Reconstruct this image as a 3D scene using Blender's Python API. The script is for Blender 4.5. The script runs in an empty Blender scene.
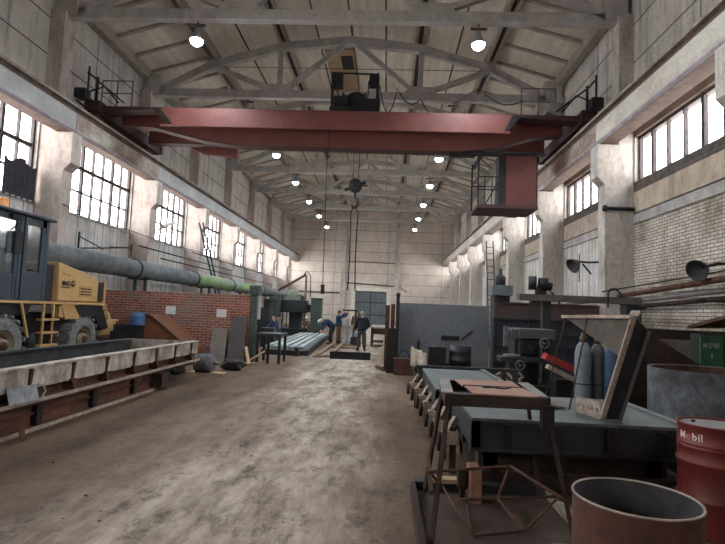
import bpy, bmesh, math, random
from mathutils import Vector, Matrix
random.seed(7)
SC = bpy.context.scene
COL = SC.collection
PI = math.pi

# ---------------------------------------------------------------- camera, sky, exposure
F_PX, YAW, PITCH, ROLL, EYE = 515.4, -.0492, .0756, .040, 1.77
fw = Vector((math.sin(YAW)*math.cos(PITCH), math.cos(YAW)*math.cos(PITCH), math.sin(PITCH)))
rt = Vector((math.cos(YAW), -math.sin(YAW), 0)); up = rt.cross(fw)
r2 = math.cos(ROLL)*rt + math.sin(ROLL)*up; u2 = -math.sin(ROLL)*rt + math.cos(ROLL)*up
cd = bpy.data.cameras.new('camera'); cam = bpy.data.objects.new('camera', cd); COL.objects.link(cam)
cd.sensor_fit = 'HORIZONTAL'; cd.sensor_width = 36.0; cd.lens = F_PX/725*36.0
cd.clip_start = .05; cd.clip_end = 300
M = Matrix((r2, u2, -fw)).transposed().to_4x4(); M.translation = (0, 0, EYE); cam.matrix_world = M
SC.camera = cam

SC.view_settings.view_transform = 'Standard'; SC.view_settings.look = 'None'
SC.view_settings.gamma = 1.0; SC.view_settings.use_curve_mapping = False
SC.view_settings.exposure = 0.35
try:
    SC.cycles.use_denoising = True
    SC.cycles.max_bounces = 8; SC.cycles.diffuse_bounces = 5; SC.cycles.transparent_max_bounces = 12
    SC.cycles.sample_clamp_indirect = 6.0
except Exception: pass
SKY = 10.5
w = bpy.data.worlds.new('overcast_sky'); SC.world = w; w.use_nodes = True
wn, wl = w.node_tree.nodes, w.node_tree.links
wn.clear()
wo = wn.new('ShaderNodeOutputWorld'); wb = wn.new('ShaderNodeBackground'); wl.new(wb.outputs[0], wo.inputs[0])
wt = wn.new('ShaderNodeTexCoord'); ws = wn.new('ShaderNodeSeparateXYZ'); wl.new(wt.outputs['Generated'], ws.inputs[0])
wr = wn.new('ShaderNodeValToRGB'); wl.new(ws.outputs['Z'], wr.inputs[0])
# overcast sky: bright ground added to light the ceiling, a bright hazy horizon, a dimmer zenith (Generated z runs 0..1)
wr.color_ramp.elements[0].position = 0.30; wr.color_ramp.elements[0].color = (1.15, 1.10, 1.05, 1)
wr.color_ramp.elements[1].position = 0.75; wr.color_ramp.elements[1].color = (.38, .40, .43, 1)
e_ = wr.color_ramp.elements.new(0.56); e_.color = (.98, .98, 1.0, 1)
wl.new(wr.outputs[0], wb.inputs[0]); wb.inputs[1].default_value = SKY
LAMP_W = 520.0

# the hall: 18 m wide, columns every 6 m
XL, XR, XC = -11.05, 7.15, -1.95
YB, YE = -8.5, 57.5
COLY = [15.55+6*k for k in range(-4, 8)]
BAYS = [(y+.3, y+5.7) for y in COLY[:-1]]

def portal(x, y0, y1, z0, z1, sgn):
    ld = bpy.data.lights.new('window_daylight', 'AREA'); ld.shape = 'RECTANGLE'
    ld.size = y1-y0; ld.size_y = z1-z0; ld.cycles.is_portal = True
    o = bpy.data.objects.new('window_daylight', ld); COL.objects.link(o)
    X = Vector((0, 1, 0)); Z = Vector((-sgn, 0, 0)); Y = Z.cross(X)
    m = Matrix((X, Y, Z)).transposed().to_4x4(); m.translation = (x, (y0+y1)/2, (z0+z1)/2); o.matrix_world = m
LWIN = (4.75, 7.45); RWIN = (5.86, 7.22)
for y0, y1 in BAYS:
    portal(XL-.36, y0, y1, *LWIN, -1); portal(XR+.36, y0, y1, *RWIN, 1)

# ---------------------------------------------------------------- materials
def lin(c):
    return tuple((v/12.92 if v <= .04045 else ((v+.055)/1.055)**2.4) for v in (x/255 for x in c))+(1,)
MATS = {}
def mat(name, c1, c2=None, scale=4, rough=.8, metal=0, bump=.15, stain=None, stain_amt=.4, sscale=(1.2,1.2,.35), fine=30, brick=None, emit=0, stripes=None, grit=.2):
    if name in MATS: return MATS[name]
    m = bpy.data.materials.new(name); m.use_nodes = True; MATS[name] = m
    nt = m.node_tree; N, L = nt.nodes, nt.links
    b = N['Principled BSDF']; b.inputs['Roughness'].default_value = rough; b.inputs['Metallic'].default_value = metal
    c2 = c2 or tuple(max(0, x*.8) for x in c1)
    tc = N.new('ShaderNodeTexCoord')
    n1 = N.new('ShaderNodeTexNoise'); n1.inputs['Scale'].default_value = scale; n1.inputs['Detail'].default_value = 6; n1.inputs['Roughness'].default_value = .65
    L.new(tc.outputs['Object'], n1.inputs['Vector'])
    r1 = N.new('ShaderNodeValToRGB'); r1.color_ramp.elements[0].position = .32; r1.color_ramp.elements[1].position = .68
    r1.color_ramp.elements[0].color = lin(c2); r1.color_ramp.elements[1].color = lin(c1); L.new(n1.outputs['Fac'], r1.inputs[0])
    col = r1.outputs[0]; hgt = None
    def mix(fac, a, bb, mode='MIX'):
        x = N.new('ShaderNodeMix'); x.data_type = 'RGBA'; x.blend_type = mode
        if isinstance(fac, float): x.inputs[0].default_value = fac
        else: L.new(fac, x.inputs[0])
        for s, v in ((6, a), (7, bb)):
            if isinstance(v, tuple): x.inputs[s].default_value = v
            else: L.new(v, x.inputs[s])
        return x.outputs[2]
    if brick:
        ax, bw, bh, mort, mc, off, var = brick
        sp = N.new('ShaderNodeSeparateXYZ'); L.new(tc.outputs['Object'], sp.inputs[0])
        cb = N.new('ShaderNodeCombineXYZ'); L.new(sp.outputs[ax[0]], cb.inputs[0]); L.new(sp.outputs[ax[1]], cb.inputs[1])
        bt = N.new('ShaderNodeTexBrick'); L.new(cb.outputs[0], bt.inputs['Vector'])
        bt.inputs['Scale'].default_value = 1; bt.inputs['Brick Width'].default_value = bw; bt.inputs['Row Height'].default_value = bh
        bt.inputs['Mortar Size'].default_value = mort; bt.offset = off; bt.inputs['Mortar Smooth'].default_value = .2
        bt.inputs['Color1'].default_value = (1, 1, 1, 1); bt.inputs['Color2'].default_value = (var, var, var, 1); bt.inputs['Mortar'].default_value = (1, 1, 1, 1)
        col = mix(1.0, col, bt.outputs['Color'], 'MULTIPLY')
        col = mix(bt.outputs['Fac'], col, lin(mc)); hgt = bt.outputs['Fac']
    if stripes:
        ax, sc_, amt = stripes
        wv = N.new('ShaderNodeTexWave'); wv.bands_direction = ax; wv.inputs['Scale'].default_value = sc_; wv.inputs['Distortion'].default_value = .6
        wv.inputs['Detail'].default_value = 2; L.new(tc.outputs['Object'], wv.inputs['Vector'])
        rr = N.new('ShaderNodeMapRange'); L.new(wv.outputs['Fac'], rr.inputs[0]); rr.inputs[3].default_value = 1-amt; rr.inputs[4].default_value = 1
        cc = N.new('ShaderNodeCombineColor')
        for i in range(3): L.new(rr.outputs[0], cc.inputs[i])
        col = mix(1.0, col, cc.outputs[0], 'MULTIPLY')
    if stain:
        mp = N.new('ShaderNodeMapping'); mp.inputs['Scale'].default_value = sscale; L.new(tc.outputs['Object'], mp.inputs[0])
        n3 = N.new('ShaderNodeTexNoise'); n3.inputs['Scale'].default_value = 1.6; n3.inputs['Detail'].default_value = 8; n3.inputs['Roughness'].default_value = .7
        L.new(mp.outputs[0], n3.inputs['Vector'])
        r3 = N.new('ShaderNodeMapRange'); r3.inputs[1].default_value = .48; r3.inputs[2].default_value = .72; r3.inputs[3].default_value = 0; r3.inputs[4].default_value = stain_amt
        L.new(n3.outputs['Fac'], r3.inputs[0]); col = mix(r3.outputs[0], col, lin(stain))
    n2 = N.new('ShaderNodeTexNoise'); n2.inputs['Scale'].default_value = fine; n2.inputs['Detail'].default_value = 4; L.new(tc.outputs['Object'], n2.inputs['Vector'])
    if grit:
        n6 = N.new('ShaderNodeTexNoise'); n6.inputs['Scale'].default_value = fine*.45; n6.inputs['Detail'].default_value = 8; n6.inputs['Roughness'].default_value = .8
        L.new(tc.outputs['Object'], n6.inputs['Vector'])
        g6 = N.new('ShaderNodeMapRange'); g6.inputs[1].default_value = .3; g6.inputs[2].default_value = .7; g6.inputs[3].default_value = 1-grit*1.35; g6.inputs[4].default_value = 1+grit*.65
        L.new(n6.outputs['Fac'], g6.inputs[0]); c6 = N.new('ShaderNodeCombineColor')
        for i in range(3): L.new(g6.outputs[0], c6.inputs[i])
        col = mix(1.0, col, c6.outputs[0], 'MULTIPLY')
    L.new(col, b.inputs['Base Color'])
    if bump:
        bp = N.new('ShaderNodeBump'); bp.inputs['Strength'].default_value = bump; bp.inputs['Distance'].default_value = .02; L.new(n2.outputs['Fac'], bp.inputs['Height'])
        if hgt is not None:
            bq = N.new('ShaderNodeBump'); bq.invert = True; bq.inputs['Strength'].default_value = .5; bq.inputs['Distance'].default_value = .015
            L.new(hgt, bq.inputs['Height']); L.new(bp.outputs[0], bq.inputs['Normal']); L.new(bq.outputs[0], b.inputs['Normal'])
        else: L.new(bp.outputs[0], b.inputs['Normal'])
    if emit:
        b.inputs['Emission Color'].default_value = lin(c1); b.inputs['Emission Strength'].default_value = emit
    return m

def glass(name, tint, gl=.08):
    m = bpy.data.materials.new(name); m.use_nodes = True; N, L = m.node_tree.nodes, m.node_tree.links; N.clear()
    o = N.new('ShaderNodeOutputMaterial'); t = N.new('ShaderNodeBsdfTransparent'); t.inputs[0].default_value = tint
    g = N.new('ShaderNodeBsdfGlossy'); g.inputs['Roughness'].default_value = .08
    x = N.new('ShaderNodeMixShader'); x.inputs[0].default_value = gl
    L.new(t.outputs[0], x.inputs[1]); L.new(g.outputs[0], x.inputs[2]); L.new(x.outputs[0], o.inputs[0]); MATS[name] = m; return m
GLASS = glass('window_glass', (.95, .96, .97, 1), .06); CABGLASS = glass('cab_glass', (.78, .84, .88, 1), .2)

white_wall = mat('whitewashed_wall', (206,202,198), (170,164,158), 1.2, .95, stain=(96,88,80), stain_amt=.7, sscale=(1,1.8,.3))
plank_wall = mat('whitewashed_boarding', (214,212,210), (182,178,174), 1.5, .95, stain=(96,90,82), stain_amt=.75, sscale=(2,2.6,.2), brick=((2,1), 9, .55, .02, (110,106,102), 0, .93))
white_brick = mat('white_painted_brick', (218,210,200), (180,168,156), 3, .95, brick=((1,2), .27, .085, .011, (104,94,84), .5, .86), stain=(88,74,52), stain_amt=.95, sscale=(.6,.6,.35))
ochre_band = mat('ochre_plaster', (190,174,158), (152,138,124), 2, .95, stain=(80,76,70), stain_amt=.6, sscale=(1,1.8,.3))
grey_band = mat('grey_concrete_ledge', (176,172,170), (138,134,130), 3, .95)
up_wall = mat('upper_wall_panels', (210,204,198), (184,178,172), 1.2, .95, brick=((1,2), 6, 1.19, .022, (70,66,62), 0, .95), stain=(92,84,76), stain_amt=.65, sscale=(1,2.4,.22))
end_wall = mat('end_wall_panels', (222,210,200), (200,188,178), 1, .95, brick=((0,2), 6, 1.2, .025, (120,112,104), 0, .95), stain=(140,128,116), stain_amt=.35)
column_m = mat('column_concrete', (205,200,195), (176,168,160), 2.2, .92, stain=(120,98,82), stain_amt=.7, sscale=(1.6,1.6,.35))
column_l = mat('column_plaster', (206,196,190), (182,168,160), 2.2, .92, stain=(130,104,90), stain_amt=.7, sscale=(1.6,1.6,.35))
truss_m = mat('truss_concrete', (196,192,188), (170,165,162), 2, .95, stain=(90,84,80), stain_amt=.35)
ceil_m = mat('ceiling_slabs', (226,217,204), (208,198,184), 1.2, .95, stripes=('X', .8, .08), stain=(140,126,108), stain_amt=.4, sscale=(1.6,.14,1))
rib_m = mat('ceiling_ribs', (176,168,158), (150,142,132), 2, .95)
beam_r = mat('runway_beam_cream', (208,204,192), (184,178,166), 1.2, .9, stain=(150,128,116), stain_amt=.9, sscale=(1,.25,.4))
beam_l = mat('runway_beam_grey', (190,192,192), (168,170,168), 1.2, .9, stain=(140,136,132), stain_amt=.6, sscale=(1,.25,.4))
flange_m = mat('runway_flange', (176,168,160), (140,130,122), 3, .9, stain=(90,78,70), stain_amt=.5)
steel_rail = mat('rail_steel', (120,112,106), (84,76,70), 4, .5, .6)
crane_red = mat('crane_red_paint', (122,68,60), (102,54,49), 1.2, .55, 0, .05, stain=(84,50,48), stain_amt=.7, sscale=(.5,.5,1.2))
crane_dark = mat('crane_dark_red', (76,42,42), (58,34,36), 2, .6, 0, .05, stain=(60,34,36), stain_amt=.5)
cab_red = mat('cab_red_paint', (102,54,50), (86,44,42), 1.5, .6, 0, .05)
black_steel = mat('black_steel', (44,42,44), (28,26,28), 5, .6, .3)
dark_metal = mat('dark_machine_metal', (62,64,68), (40,42,46), 4, .6, .3)
frame_m = mat('window_frame_paint', (78,70,70), (52,46,48), 6, .8)
rust = mat('rusty_steel', (104,70,54), (66,46,38), 5, .9, .1, .3)
rust_dark = mat('dark_rusty_steel', (72,56,48), (44,35,32), 5, .9, .1, .3)
rust_bright = mat('orange_rust', (124,78,50), (98,60,40), 2, .9, 0, .2)
limewash = mat('lime_splashed_steel', (206,196,186), (128,116,108), 4, .9, 0, .2, stain=(84,66,54), stain_amt=.8, sscale=(2,3,.5))
skid_rust = mat('skid_rust', (118,74,58), (74,50,42), 4, .9, .1, .2)
tray_in = mat('tray_inner_steel', (62,68,72), (42,46,50), 4, .8, .2, .2, stain=(110,110,106), stain_amt=.4, sscale=(2,2,2))
yellow = mat('loader_yellow', (214,178,122), (198,162,106), 1.5, .5, 0, .03, stain=(140,112,76), stain_amt=.3)
cab_blue = mat('loader_cab_dark', (58,74,92), (46,60,76), 2, .5, 0, .03)
black_plastic = mat('black_plastic', (34,34,38), (26,26,30), 4, .6)
tyre_m = mat('dusty_tyre_rubber', (150,150,152), (98,98,100), 6, .95, 0, .3)
amber = mat('amber_beacon', (236,160,90), (220,140,70), 4, .3)
pipe_m = mat('duct_wrap', (122,130,136), (84,92,98), 2.0, .75, .1, .1, stain=(70,62,62), stain_amt=.8, sscale=(1,.5,1))
pipe_green_glow = mat('duct_green_glow', (140,146,146), (106,116,112), 1.2, .75, .1, .1, stain=(140,190,84), stain_amt=.95, sscale=(.5,.22,.8))  # green light on the duct, painted in as blotches of colour
red_brick = mat('red_brick', (182,98,78), (136,70,58), 5, .95, brick=((0,2), .26, .085, .013, (160,146,134), .5, .55), stain=(140,130,122), stain_amt=1.0, sscale=(.32,.32,.9))
paper = mat('paper', (226,226,228), (214,214,216), 4, .9)
wood = mat('weathered_wood', (140,118,94), (108,88,70), 4, .9, 0, .2)
wood_pale = mat('pale_timber', (196,172,138), (166,140,108), 4, .9)
grey_sheet = mat('grey_steel_sheet', (128,134,140), (108,114,120), 1.2, .6, .25, .05, stain=(84,82,84), stain_amt=.5, sscale=(.8,.8,.8))
blue_plate = mat('worn_blue_plate', (112,124,126), (86,92,92), 2.2, .55, .3, .1, stain=(84,74,66), stain_amt=.75, sscale=(1.6,1.6,1))
dark_panel = mat('dark_blue_steel_panel', (58,62,72), (40,44,52), 2, .7, .2, .1)
brown_panel = mat('brown_primer_panel', (92,76,74), (70,60,60), 1.5, .8, 0, .1, stain=(120,60,50), stain_amt=.7, sscale=(.7,.7,1))
lintel_m = mat('grey_brown_beam', (110,102,96), (82,76,72), 3, .85)
machine_green = mat('machine_green', (74,92,86), (52,66,62), 4, .6, .1)
dark_green = mat('dark_green_machine', (46,56,54), (30,38,38), 4, .6, .2)
cab_green = mat('cabinet_green', (64,112,84), (50,92,68), 3, .7, 0, .05, stain=(100,130,108), stain_amt=.4)
cyl_blue = mat('gas_bottle_grey_blue', (128,142,156), (102,114,126), 4, .55, 0, .05, stain=(80,74,72), stain_amt=.4)
cyl_grey = mat('gas_bottle_grey', (98,100,102), (74,76,78), 4, .6, 0, .05)
cyl_blue2 = mat('gas_bottle_blue', (50,82,120), (38,64,98), 4, .6, 0, .05)
red_paint = mat('red_machine_paint', (172,52,48), (140,40,38), 4, .6)
drum_red = mat('drum_red', (120,44,38), (92,34,30), 3, .5, 0, .04, stain=(92,40,34), stain_amt=.5)
tank_m = mat('tank_weathered_steel', (104,112,120), (56,58,62), 4, .8, .1, .2, stain=(44,36,34), stain_amt=1.0, sscale=(2.2,2.2,1.4), grit=.35)
drum_rust = mat('drum_rusty_shell', (98,62,52), (64,44,40), 4, .9, 0, .2)
drum_in = mat('drum_dark_inside', (58,56,58), (40,38,40), 5, .95, 0, .2)  # inner wall darker than the shell
pale_edge = mat('pale_worn_edge', (186,172,160), (140,124,112), 8, .8)
plate_red = mat('red_lead_sheet', (176,142,124), (150,116,100), 2.5, .8, 0, .1, stain=(150,54,48), stain_amt=.8, sscale=(1.6,2.4,1))
shade_m = mat('lamp_shade_enamel', (170,172,176), (140,142,146), 4, .5)
bulb_m = mat('lit_lamp', (226,242,255), (226,242,255), 1, .5, bump=0, emit=40, grit=0)
zinc = mat('galvanised_profile', (184,192,194), (150,158,160), 4, .45, .3, .05)
conc_block = mat('pinkish_concrete_block', (176,130,110), (138,100,84), 4, .95)
door_m = mat('grey_gate_steel', (112,122,128), (92,100,108), 1.5, .7, .1, .05, brick=((0,2), .62, 9, .02, (70,78,84), 0, .95))
gate_frame = mat('gate_frame_paint', (230,226,216), (206,200,190), 3, .9)
skin_m = mat('skin', (206,160,138), (190,144,122), 8, .6, 0, 0, grit=0)
hair_g = mat('grey_hair', (176,168,160), (150,142,134), 20, .9)
hair_d = mat('dark_hair', (62,50,44), (44,36,32), 20, .9)
navy = mat('navy_cloth', (34,38,52), (24,28,40), 8, .95)
blue_cloth = mat('blue_workwear', (52,72,104), (38,54,82), 8, .95)
brown_cloth = mat('brown_workwear', (110,86,72), (84,66,56), 8, .95)
grey_cloth = mat('grey_trousers', (82,78,76), (62,60,58), 8, .95)
light_cloth = mat('pale_blue_cloth', (160,182,202), (130,152,174), 6, .9)
curtain_m = mat('dark_curtain', (60,58,66), (44,42,50), 4, .95)
boot_m = mat('boots', (44,40,38), (30,28,26), 8, .8)
helmet_w = mat('white_helmet', (232,232,230), (220,220,218), 4, .4)
hatch_m = mat('hatch_board', (176,150,120), (150,126,100), 3, .9)
chalk = mat('chalk', (206,216,206), (180,196,182), 30, .95)
white_letter = mat('white_lettering', (226,214,208), (206,192,186), 20, .6)
dim_letter = mat('faded_lettering', (196,120,110), (178,104,96), 20, .6)
black_letter = mat('black_lettering', (30,28,28), (24,22,22), 10, .6)
cable_m = mat('black_cable', (34,32,34), (24,22,24), 10, .7)
blue_plastic = mat('blue_plastic', (58,104,150), (44,84,126), 3, .5)
dark_scrap = mat('oily_scrap', (62,56,54), (40,36,36), 8, .8, .2, .3)
stone_grey = mat('pale_rubble', (150,142,134), (116,108,100), 6, .95)
chrome = mat('bare_steel', (150,152,156), (120,122,126), 6, .4, .7, .05)

# ---------------------------------------------------------------- mesh helpers
class MB:
    def __init__(s): s.v = []; s.f = []; s.m = []; s.sm = []
    def add(s, vs, fs, mi=0, smooth=False):
        n = len(s.v); s.v += [Vector(p) for p in vs]
        for f in fs: s.f.append([n+i for i in f]); s.m.append(mi); s.sm.append(smooth)
        return s
    def box(s, x0, x1, y0, y1, z0, z1, mi=0):
        x0, x1 = sorted((x0, x1)); y0, y1 = sorted((y0, y1)); z0, z1 = sorted((z0, z1))
        v = [(x0,y0,z0),(x1,y0,z0),(x1,y1,z0),(x0,y1,z0),(x0,y0,z1),(x1,y0,z1),(x1,y1,z1),(x0,y1,z1)]
        return s.add(v, [(3,2,1,0),(4,5,6,7),(0,1,5,4),(1,2,6,5),(2,3,7,6),(3,0,4,7)], mi)
    def bar(s, p, q, w=.05, h=None, up=(0,0,1), mi=0):
        p, q = Vector(p), Vector(q); h = h or w; d = (q-p).normalized(); u = Vector(up)
        if abs(d.dot(u)) > .98: u = Vector((0,1,0)) if abs(d.y) < .9 else Vector((1,0,0))
        a = d.cross(u).normalized()*w/2; b = a.cross(d).normalized()*h/2
        v = [c+i*a+j*b for c in (p, q) for i, j in ((-1,-1),(1,-1),(1,1),(-1,1))]
        return s.add(v, [(0,1,2,3),(7,6,5,4),(0,4,5,1),(1,5,6,2),(2,6,7,3),(3,7,4,0)], mi)
    def tube(s, pts, r=.02, n=8, mi=0, closed=False):
        pts = [Vector(p) for p in pts]; K = len(pts); rs = r if isinstance(r, (list, tuple)) else [r]*K
        rings = []; pa = None
        for i, p in enumerate(pts):
            d = ((pts[(i+1) % K]-pts[i-1]) if closed else (pts[min(i+1, K-1)]-pts[max(i-1, 0)])).normalized()
            if pa is None:
                u = Vector((0,0,1)) if abs(d.z) < .9 else Vector((1,0,0)); pa = d.cross(u).normalized()
            else:
                pa = (pa-d*pa.dot(d)); pa = pa.normalized() if pa.length > 1e-6 else d.cross(Vector((0,0,1))).normalized()
            b = d.cross(pa)
            rings.append([p+rs[i]*(math.cos(2*PI*j/n)*pa+math.sin(2*PI*j/n)*b) for j in range(n)])
        v = [x for rg in rings for x in rg]; f = []
        for i in range(K if closed else K-1):
            i2 = (i+1) % K
            for j in range(n): f.append((i*n+j, i*n+(j+1) % n, i2*n+(j+1) % n, i2*n+j))
        s.add(v, f, mi, True)
        if not closed: s.add(rings[0], [tuple(range(n))[::-1]], mi); s.add(rings[-1], [tuple(range(n))], mi)
        return s
    def cyl(s, p, q, r0, r1=None, n=20, mi=0): return s.tube([p, q], [r0, r0 if r1 is None else r1], n, mi)
    def lathe(s, o, prof, n=32, axis=(0,0,1), mi=0, smooth=True):
        o = Vector(o); a = Vector(axis).normalized(); t = Vector((1,0,0)) if abs(a.x) < .9 else Vector((0,1,0))
        x = (t-a*t.dot(a)).normalized(); y = a.cross(x); v = []; f = []
        for r, z in prof:
            for j in range(n): v.append(o+a*z+r*(math.cos(2*PI*j/n)*x+math.sin(2*PI*j/n)*y))
        for i in range(len(prof)-1):
            for j in range(n): f.append((i*n+j, i*n+(j+1) % n, (i+1)*n+(j+1) % n, (i+1)*n+j))
        return s.add(v, f, mi, smooth)
    def prism(s, poly, axis, a, b, mi=0):
        # poly: 2-D points; axis 0: (y,z), 1: (x,z), 2: (x,y)
        def P(u, v, t): return (t,u,v) if axis == 0 else (u,t,v) if axis == 1 else (u,v,t)
        n = len(poly); v = [P(x,y,a) for x, y in poly]+[P(x,y,b) for x, y in poly]
        f = [tuple(range(n))[::-1], tuple(range(n, 2*n))]+[(i, (i+1) % n, n+(i+1) % n, n+i) for i in range(n)]
        return s.add(v, f, mi)
    def slab(s, pts, off, mi=0):
        n = len(pts); pts = [Vector(p) for p in pts]; off = Vector(off)
        return s.add(pts+[p+off for p in pts], [tuple(range(n))[::-1], tuple(range(n, 2*n))]+[(i, (i+1) % n, n+(i+1) % n, n+i) for i in range(n)], mi)
    def ball(s, c, rx, ry=None, rz=None, n=14, mi=0):
        ry = ry or rx; rz = rz or rx; c = Vector(c); v = []; f = []; h = n//2
        for i in range(h+1):
            t = PI*i/h
            for j in range(n): v.append(c+Vector((rx*math.sin(t)*math.cos(2*PI*j/n), ry*math.sin(t)*math.sin(2*PI*j/n), rz*math.cos(t))))
        for i in range(h):
            for j in range(n): f.append((i*n+j, (i+1)*n+j, (i+1)*n+(j+1) % n, i*n+(j+1) % n))
        return s.add(v, f, mi, True)
    def rot(s, ang, o, axis='Z'):
        R = Matrix.Rotation(ang, 3, axis); o = Vector(o); s.v = [R @ (p-o)+o for p in s.v]; return s
    def build(s, name, mats, parent=None, label=None, bevel=0, cat=None, group=None, kind=None):
        mats = mats if isinstance(mats, (list, tuple)) else [mats]
        if parent is not None: org = ORG[parent.name]
        else:
            lo = [min(p[i] for p in s.v) for i in range(3)]; hi = [max(p[i] for p in s.v) for i in range(3)]
            org = Vector(((lo[0]+hi[0])/2, (lo[1]+hi[1])/2, lo[2]))
            if kind == 'structure': org = Vector((0,0,0))
        me = bpy.data.meshes.new(name); me.from_pydata([tuple(p-org) for p in s.v], [], s.f); me.update()
        for mm in mats: me.materials.append(mm)
        for i, p in enumerate(me.polygons): p.material_index = s.m[i]; p.use_smooth = s.sm[i]
        bm = bmesh.new(); bm.from_mesh(me); bmesh.ops.remove_doubles(bm, verts=bm.verts, dist=1e-5); bmesh.ops.recalc_face_normals(bm, faces=bm.faces); bm.to_mesh(me); bm.free()
        o = bpy.data.objects.new(name, me); COL.objects.link(o)
        if parent is not None: o.parent = parent
        else: o.location = org
        ORG[o.name] = org
        if bevel:
            b = o.modifiers.new('bevel', 'BEVEL'); b.width = bevel; b.segments = 2; b.limit_method = 'ANGLE'
        tag(o, label, cat, group, kind); return o
ORG = {}
def tag(o, label=None, cat=None, group=None, kind=None):
    if label: o['label'] = label
    if cat: o['category'] = cat
    if group: o['group'] = group
    if kind: o['kind'] = kind
    return o
def thing(name, label, cat, loc, group=None):
    o = bpy.data.objects.new(name, None); COL.objects.link(o); o.location = loc; o.empty_display_size = .2
    ORG[o.name] = Vector(loc); return tag(o, label, cat, group)
def struct(name, mb, m, parent=None): return mb.build(name, m, parent, kind='structure' if parent is None else None)
def dup(root, loc, label, group=None, rotz=None):
    r = root.copy(); COL.objects.link(r); r.location = loc; r['label'] = label
    if group: r['group'] = group
    if rotz is not None: r.rotation_euler.z = rotz
    for ch in list(root.children):
        c = ch.copy(); COL.objects.link(c); c.parent = r
        for g in list(ch.children):
            d = g.copy(); COL.objects.link(d); d.parent = c
    return r
def lettering(txt, size, name, m, parent, fn, extr=.004):
    """text as a mesh; fn maps (along, up, out) to a world point"""
    cu = bpy.data.curves.new('lettering', 'FONT'); cu.body = txt; cu.size = size; cu.extrude = extr; cu.align_x = 'CENTER'; cu.offset = size*.018
    t = bpy.data.objects.new('lettering_tmp', cu); COL.objects.link(t)
    bpy.context.view_layer.update()
    ev = t.evaluated_get(bpy.context.evaluated_depsgraph_get()); me = bpy.data.meshes.new_from_object(ev)
    bpy.data.objects.remove(t); org = ORG[parent.name]
    for v in me.vertices: v.co = Vector(fn(v.co.x, v.co.y, v.co.z+extr))-org
    me.materials.clear(); me.materials.append(m); me.update()
    o = bpy.data.objects.new(name, me); COL.objects.link(o); o.parent = parent; ORG[o.name] = org
    return o

ORD = ['first', 'second', 'third', 'fourth', 'fifth', 'sixth', 'seventh', 'eighth', 'ninth', 'tenth', 'eleventh', 'twelfth']

# ---------------------------------------------------------------- the hall
def make_floor_mat():
    m = mat('hall_floor', (122,98,77), (90,70,55), .8, .88, 0, .5, stain=(58,47,40), stain_amt=.9, sscale=(.7,.22,1), fine=22, grit=.3)
    nt = m.node_tree; N, L = nt.nodes, nt.links; b = N['Principled BSDF']; src = b.inputs['Base Color'].links[0].from_socket
    tc = N.new('ShaderNodeTexCoord'); sp = N.new('ShaderNodeSeparateXYZ'); L.new(tc.outputs['Object'], sp.inputs[0])
    ns = N.new('ShaderNodeTexNoise'); ns.inputs['Scale'].default_value = .6; ns.inputs['Detail'].default_value = 6; mp0 = N.new('ShaderNodeMapping'); mp0.inputs['Scale'].default_value = (1, .3, 1); L.new(tc.outputs['Object'], mp0.inputs[0]); L.new(mp0.outputs[0], ns.inputs['Vector'])
    a = N.new('ShaderNodeMath'); a.operation = 'MULTIPLY_ADD'; L.new(ns.outputs['Fac'], a.inputs[0]); a.inputs[1].default_value = 3.2; L.new(sp.outputs['X'], a.inputs[2])
    # the paler lane down the middle (x about -1.6 after the noise offset of 1.6)
    d = N.new('ShaderNodeMath'); d.operation = 'ABSOLUTE'; s_ = N.new('ShaderNodeMath'); s_.operation = 'ADD'; L.new(a.outputs[0], s_.inputs[0]); s_.inputs[1].default_value = -.3; L.new(s_.outputs[0], d.inputs[0])
    mr = N.new('ShaderNodeMapRange'); mr.inputs[1].default_value = .3; mr.inputs[2].default_value = 1.7; mr.inputs[3].default_value = 1.0; mr.inputs[4].default_value = 0; L.new(d.outputs[0], mr.inputs[0])
    x = N.new('ShaderNodeMix'); x.data_type = 'RGBA'; L.new(mr.outputs[0], x.inputs[0]); L.new(src, x.inputs[6])
    n4 = N.new('ShaderNodeTexNoise'); n4.inputs['Scale'].default_value = 1.6; n4.inputs['Detail'].default_value = 10; n4.inputs['Roughness'].default_value = .75; mp4 = N.new('ShaderNodeMapping'); mp4.inputs['Scale'].default_value = (1.3, .38, 1); L.new(tc.outputs['Object'], mp4.inputs[0]); L.new(mp4.outputs[0], n4.inputs['Vector'])
    r4 = N.new('ShaderNodeValToRGB'); r4.color_ramp.elements[0].position = .35; r4.color_ramp.elements[1].position = .62
    r4.color_ramp.elements[0].color = lin((88,73,60)); r4.color_ramp.elements[1].color = lin((194,180,164)); L.new(n4.outputs['Fac'], r4.inputs[0]); L.new(r4.outputs[0], x.inputs[7])
    # dark crumbs and oil spots
    n5 = N.new('ShaderNodeTexNoise'); n5.inputs['Scale'].default_value = 5; n5.inputs['Detail'].default_value = 6; n5.inputs['Roughness'].default_value = .8; mp5 = N.new('ShaderNodeMapping'); mp5.inputs['Scale'].default_value = (.6, .3, 1); L.new(tc.outputs['Object'], mp5.inputs[0]); L.new(mp5.outputs[0], n5.inputs['Vector'])
    m5 = N.new('ShaderNodeMapRange'); m5.inputs[1].default_value = .52; m5.inputs[2].default_value = .64; m5.inputs[4].default_value = .75; L.new(n5.outputs['Fac'], m5.inputs[0])
    y = N.new('ShaderNodeMix'); y.data_type = 'RGBA'; L.new(m5.outputs[0], y.inputs[0]); L.new(x.outputs[2], y.inputs[6]); y.inputs[7].default_value = lin((70,58,50))
    L.new(y.outputs[2], b.inputs['Base Color']); return m
floor_m = make_floor_mat()
struct('floor', MB().box(XL-.4, XR+.4, YB-.4, YE+.4, -.3, 0), floor_m)

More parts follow.
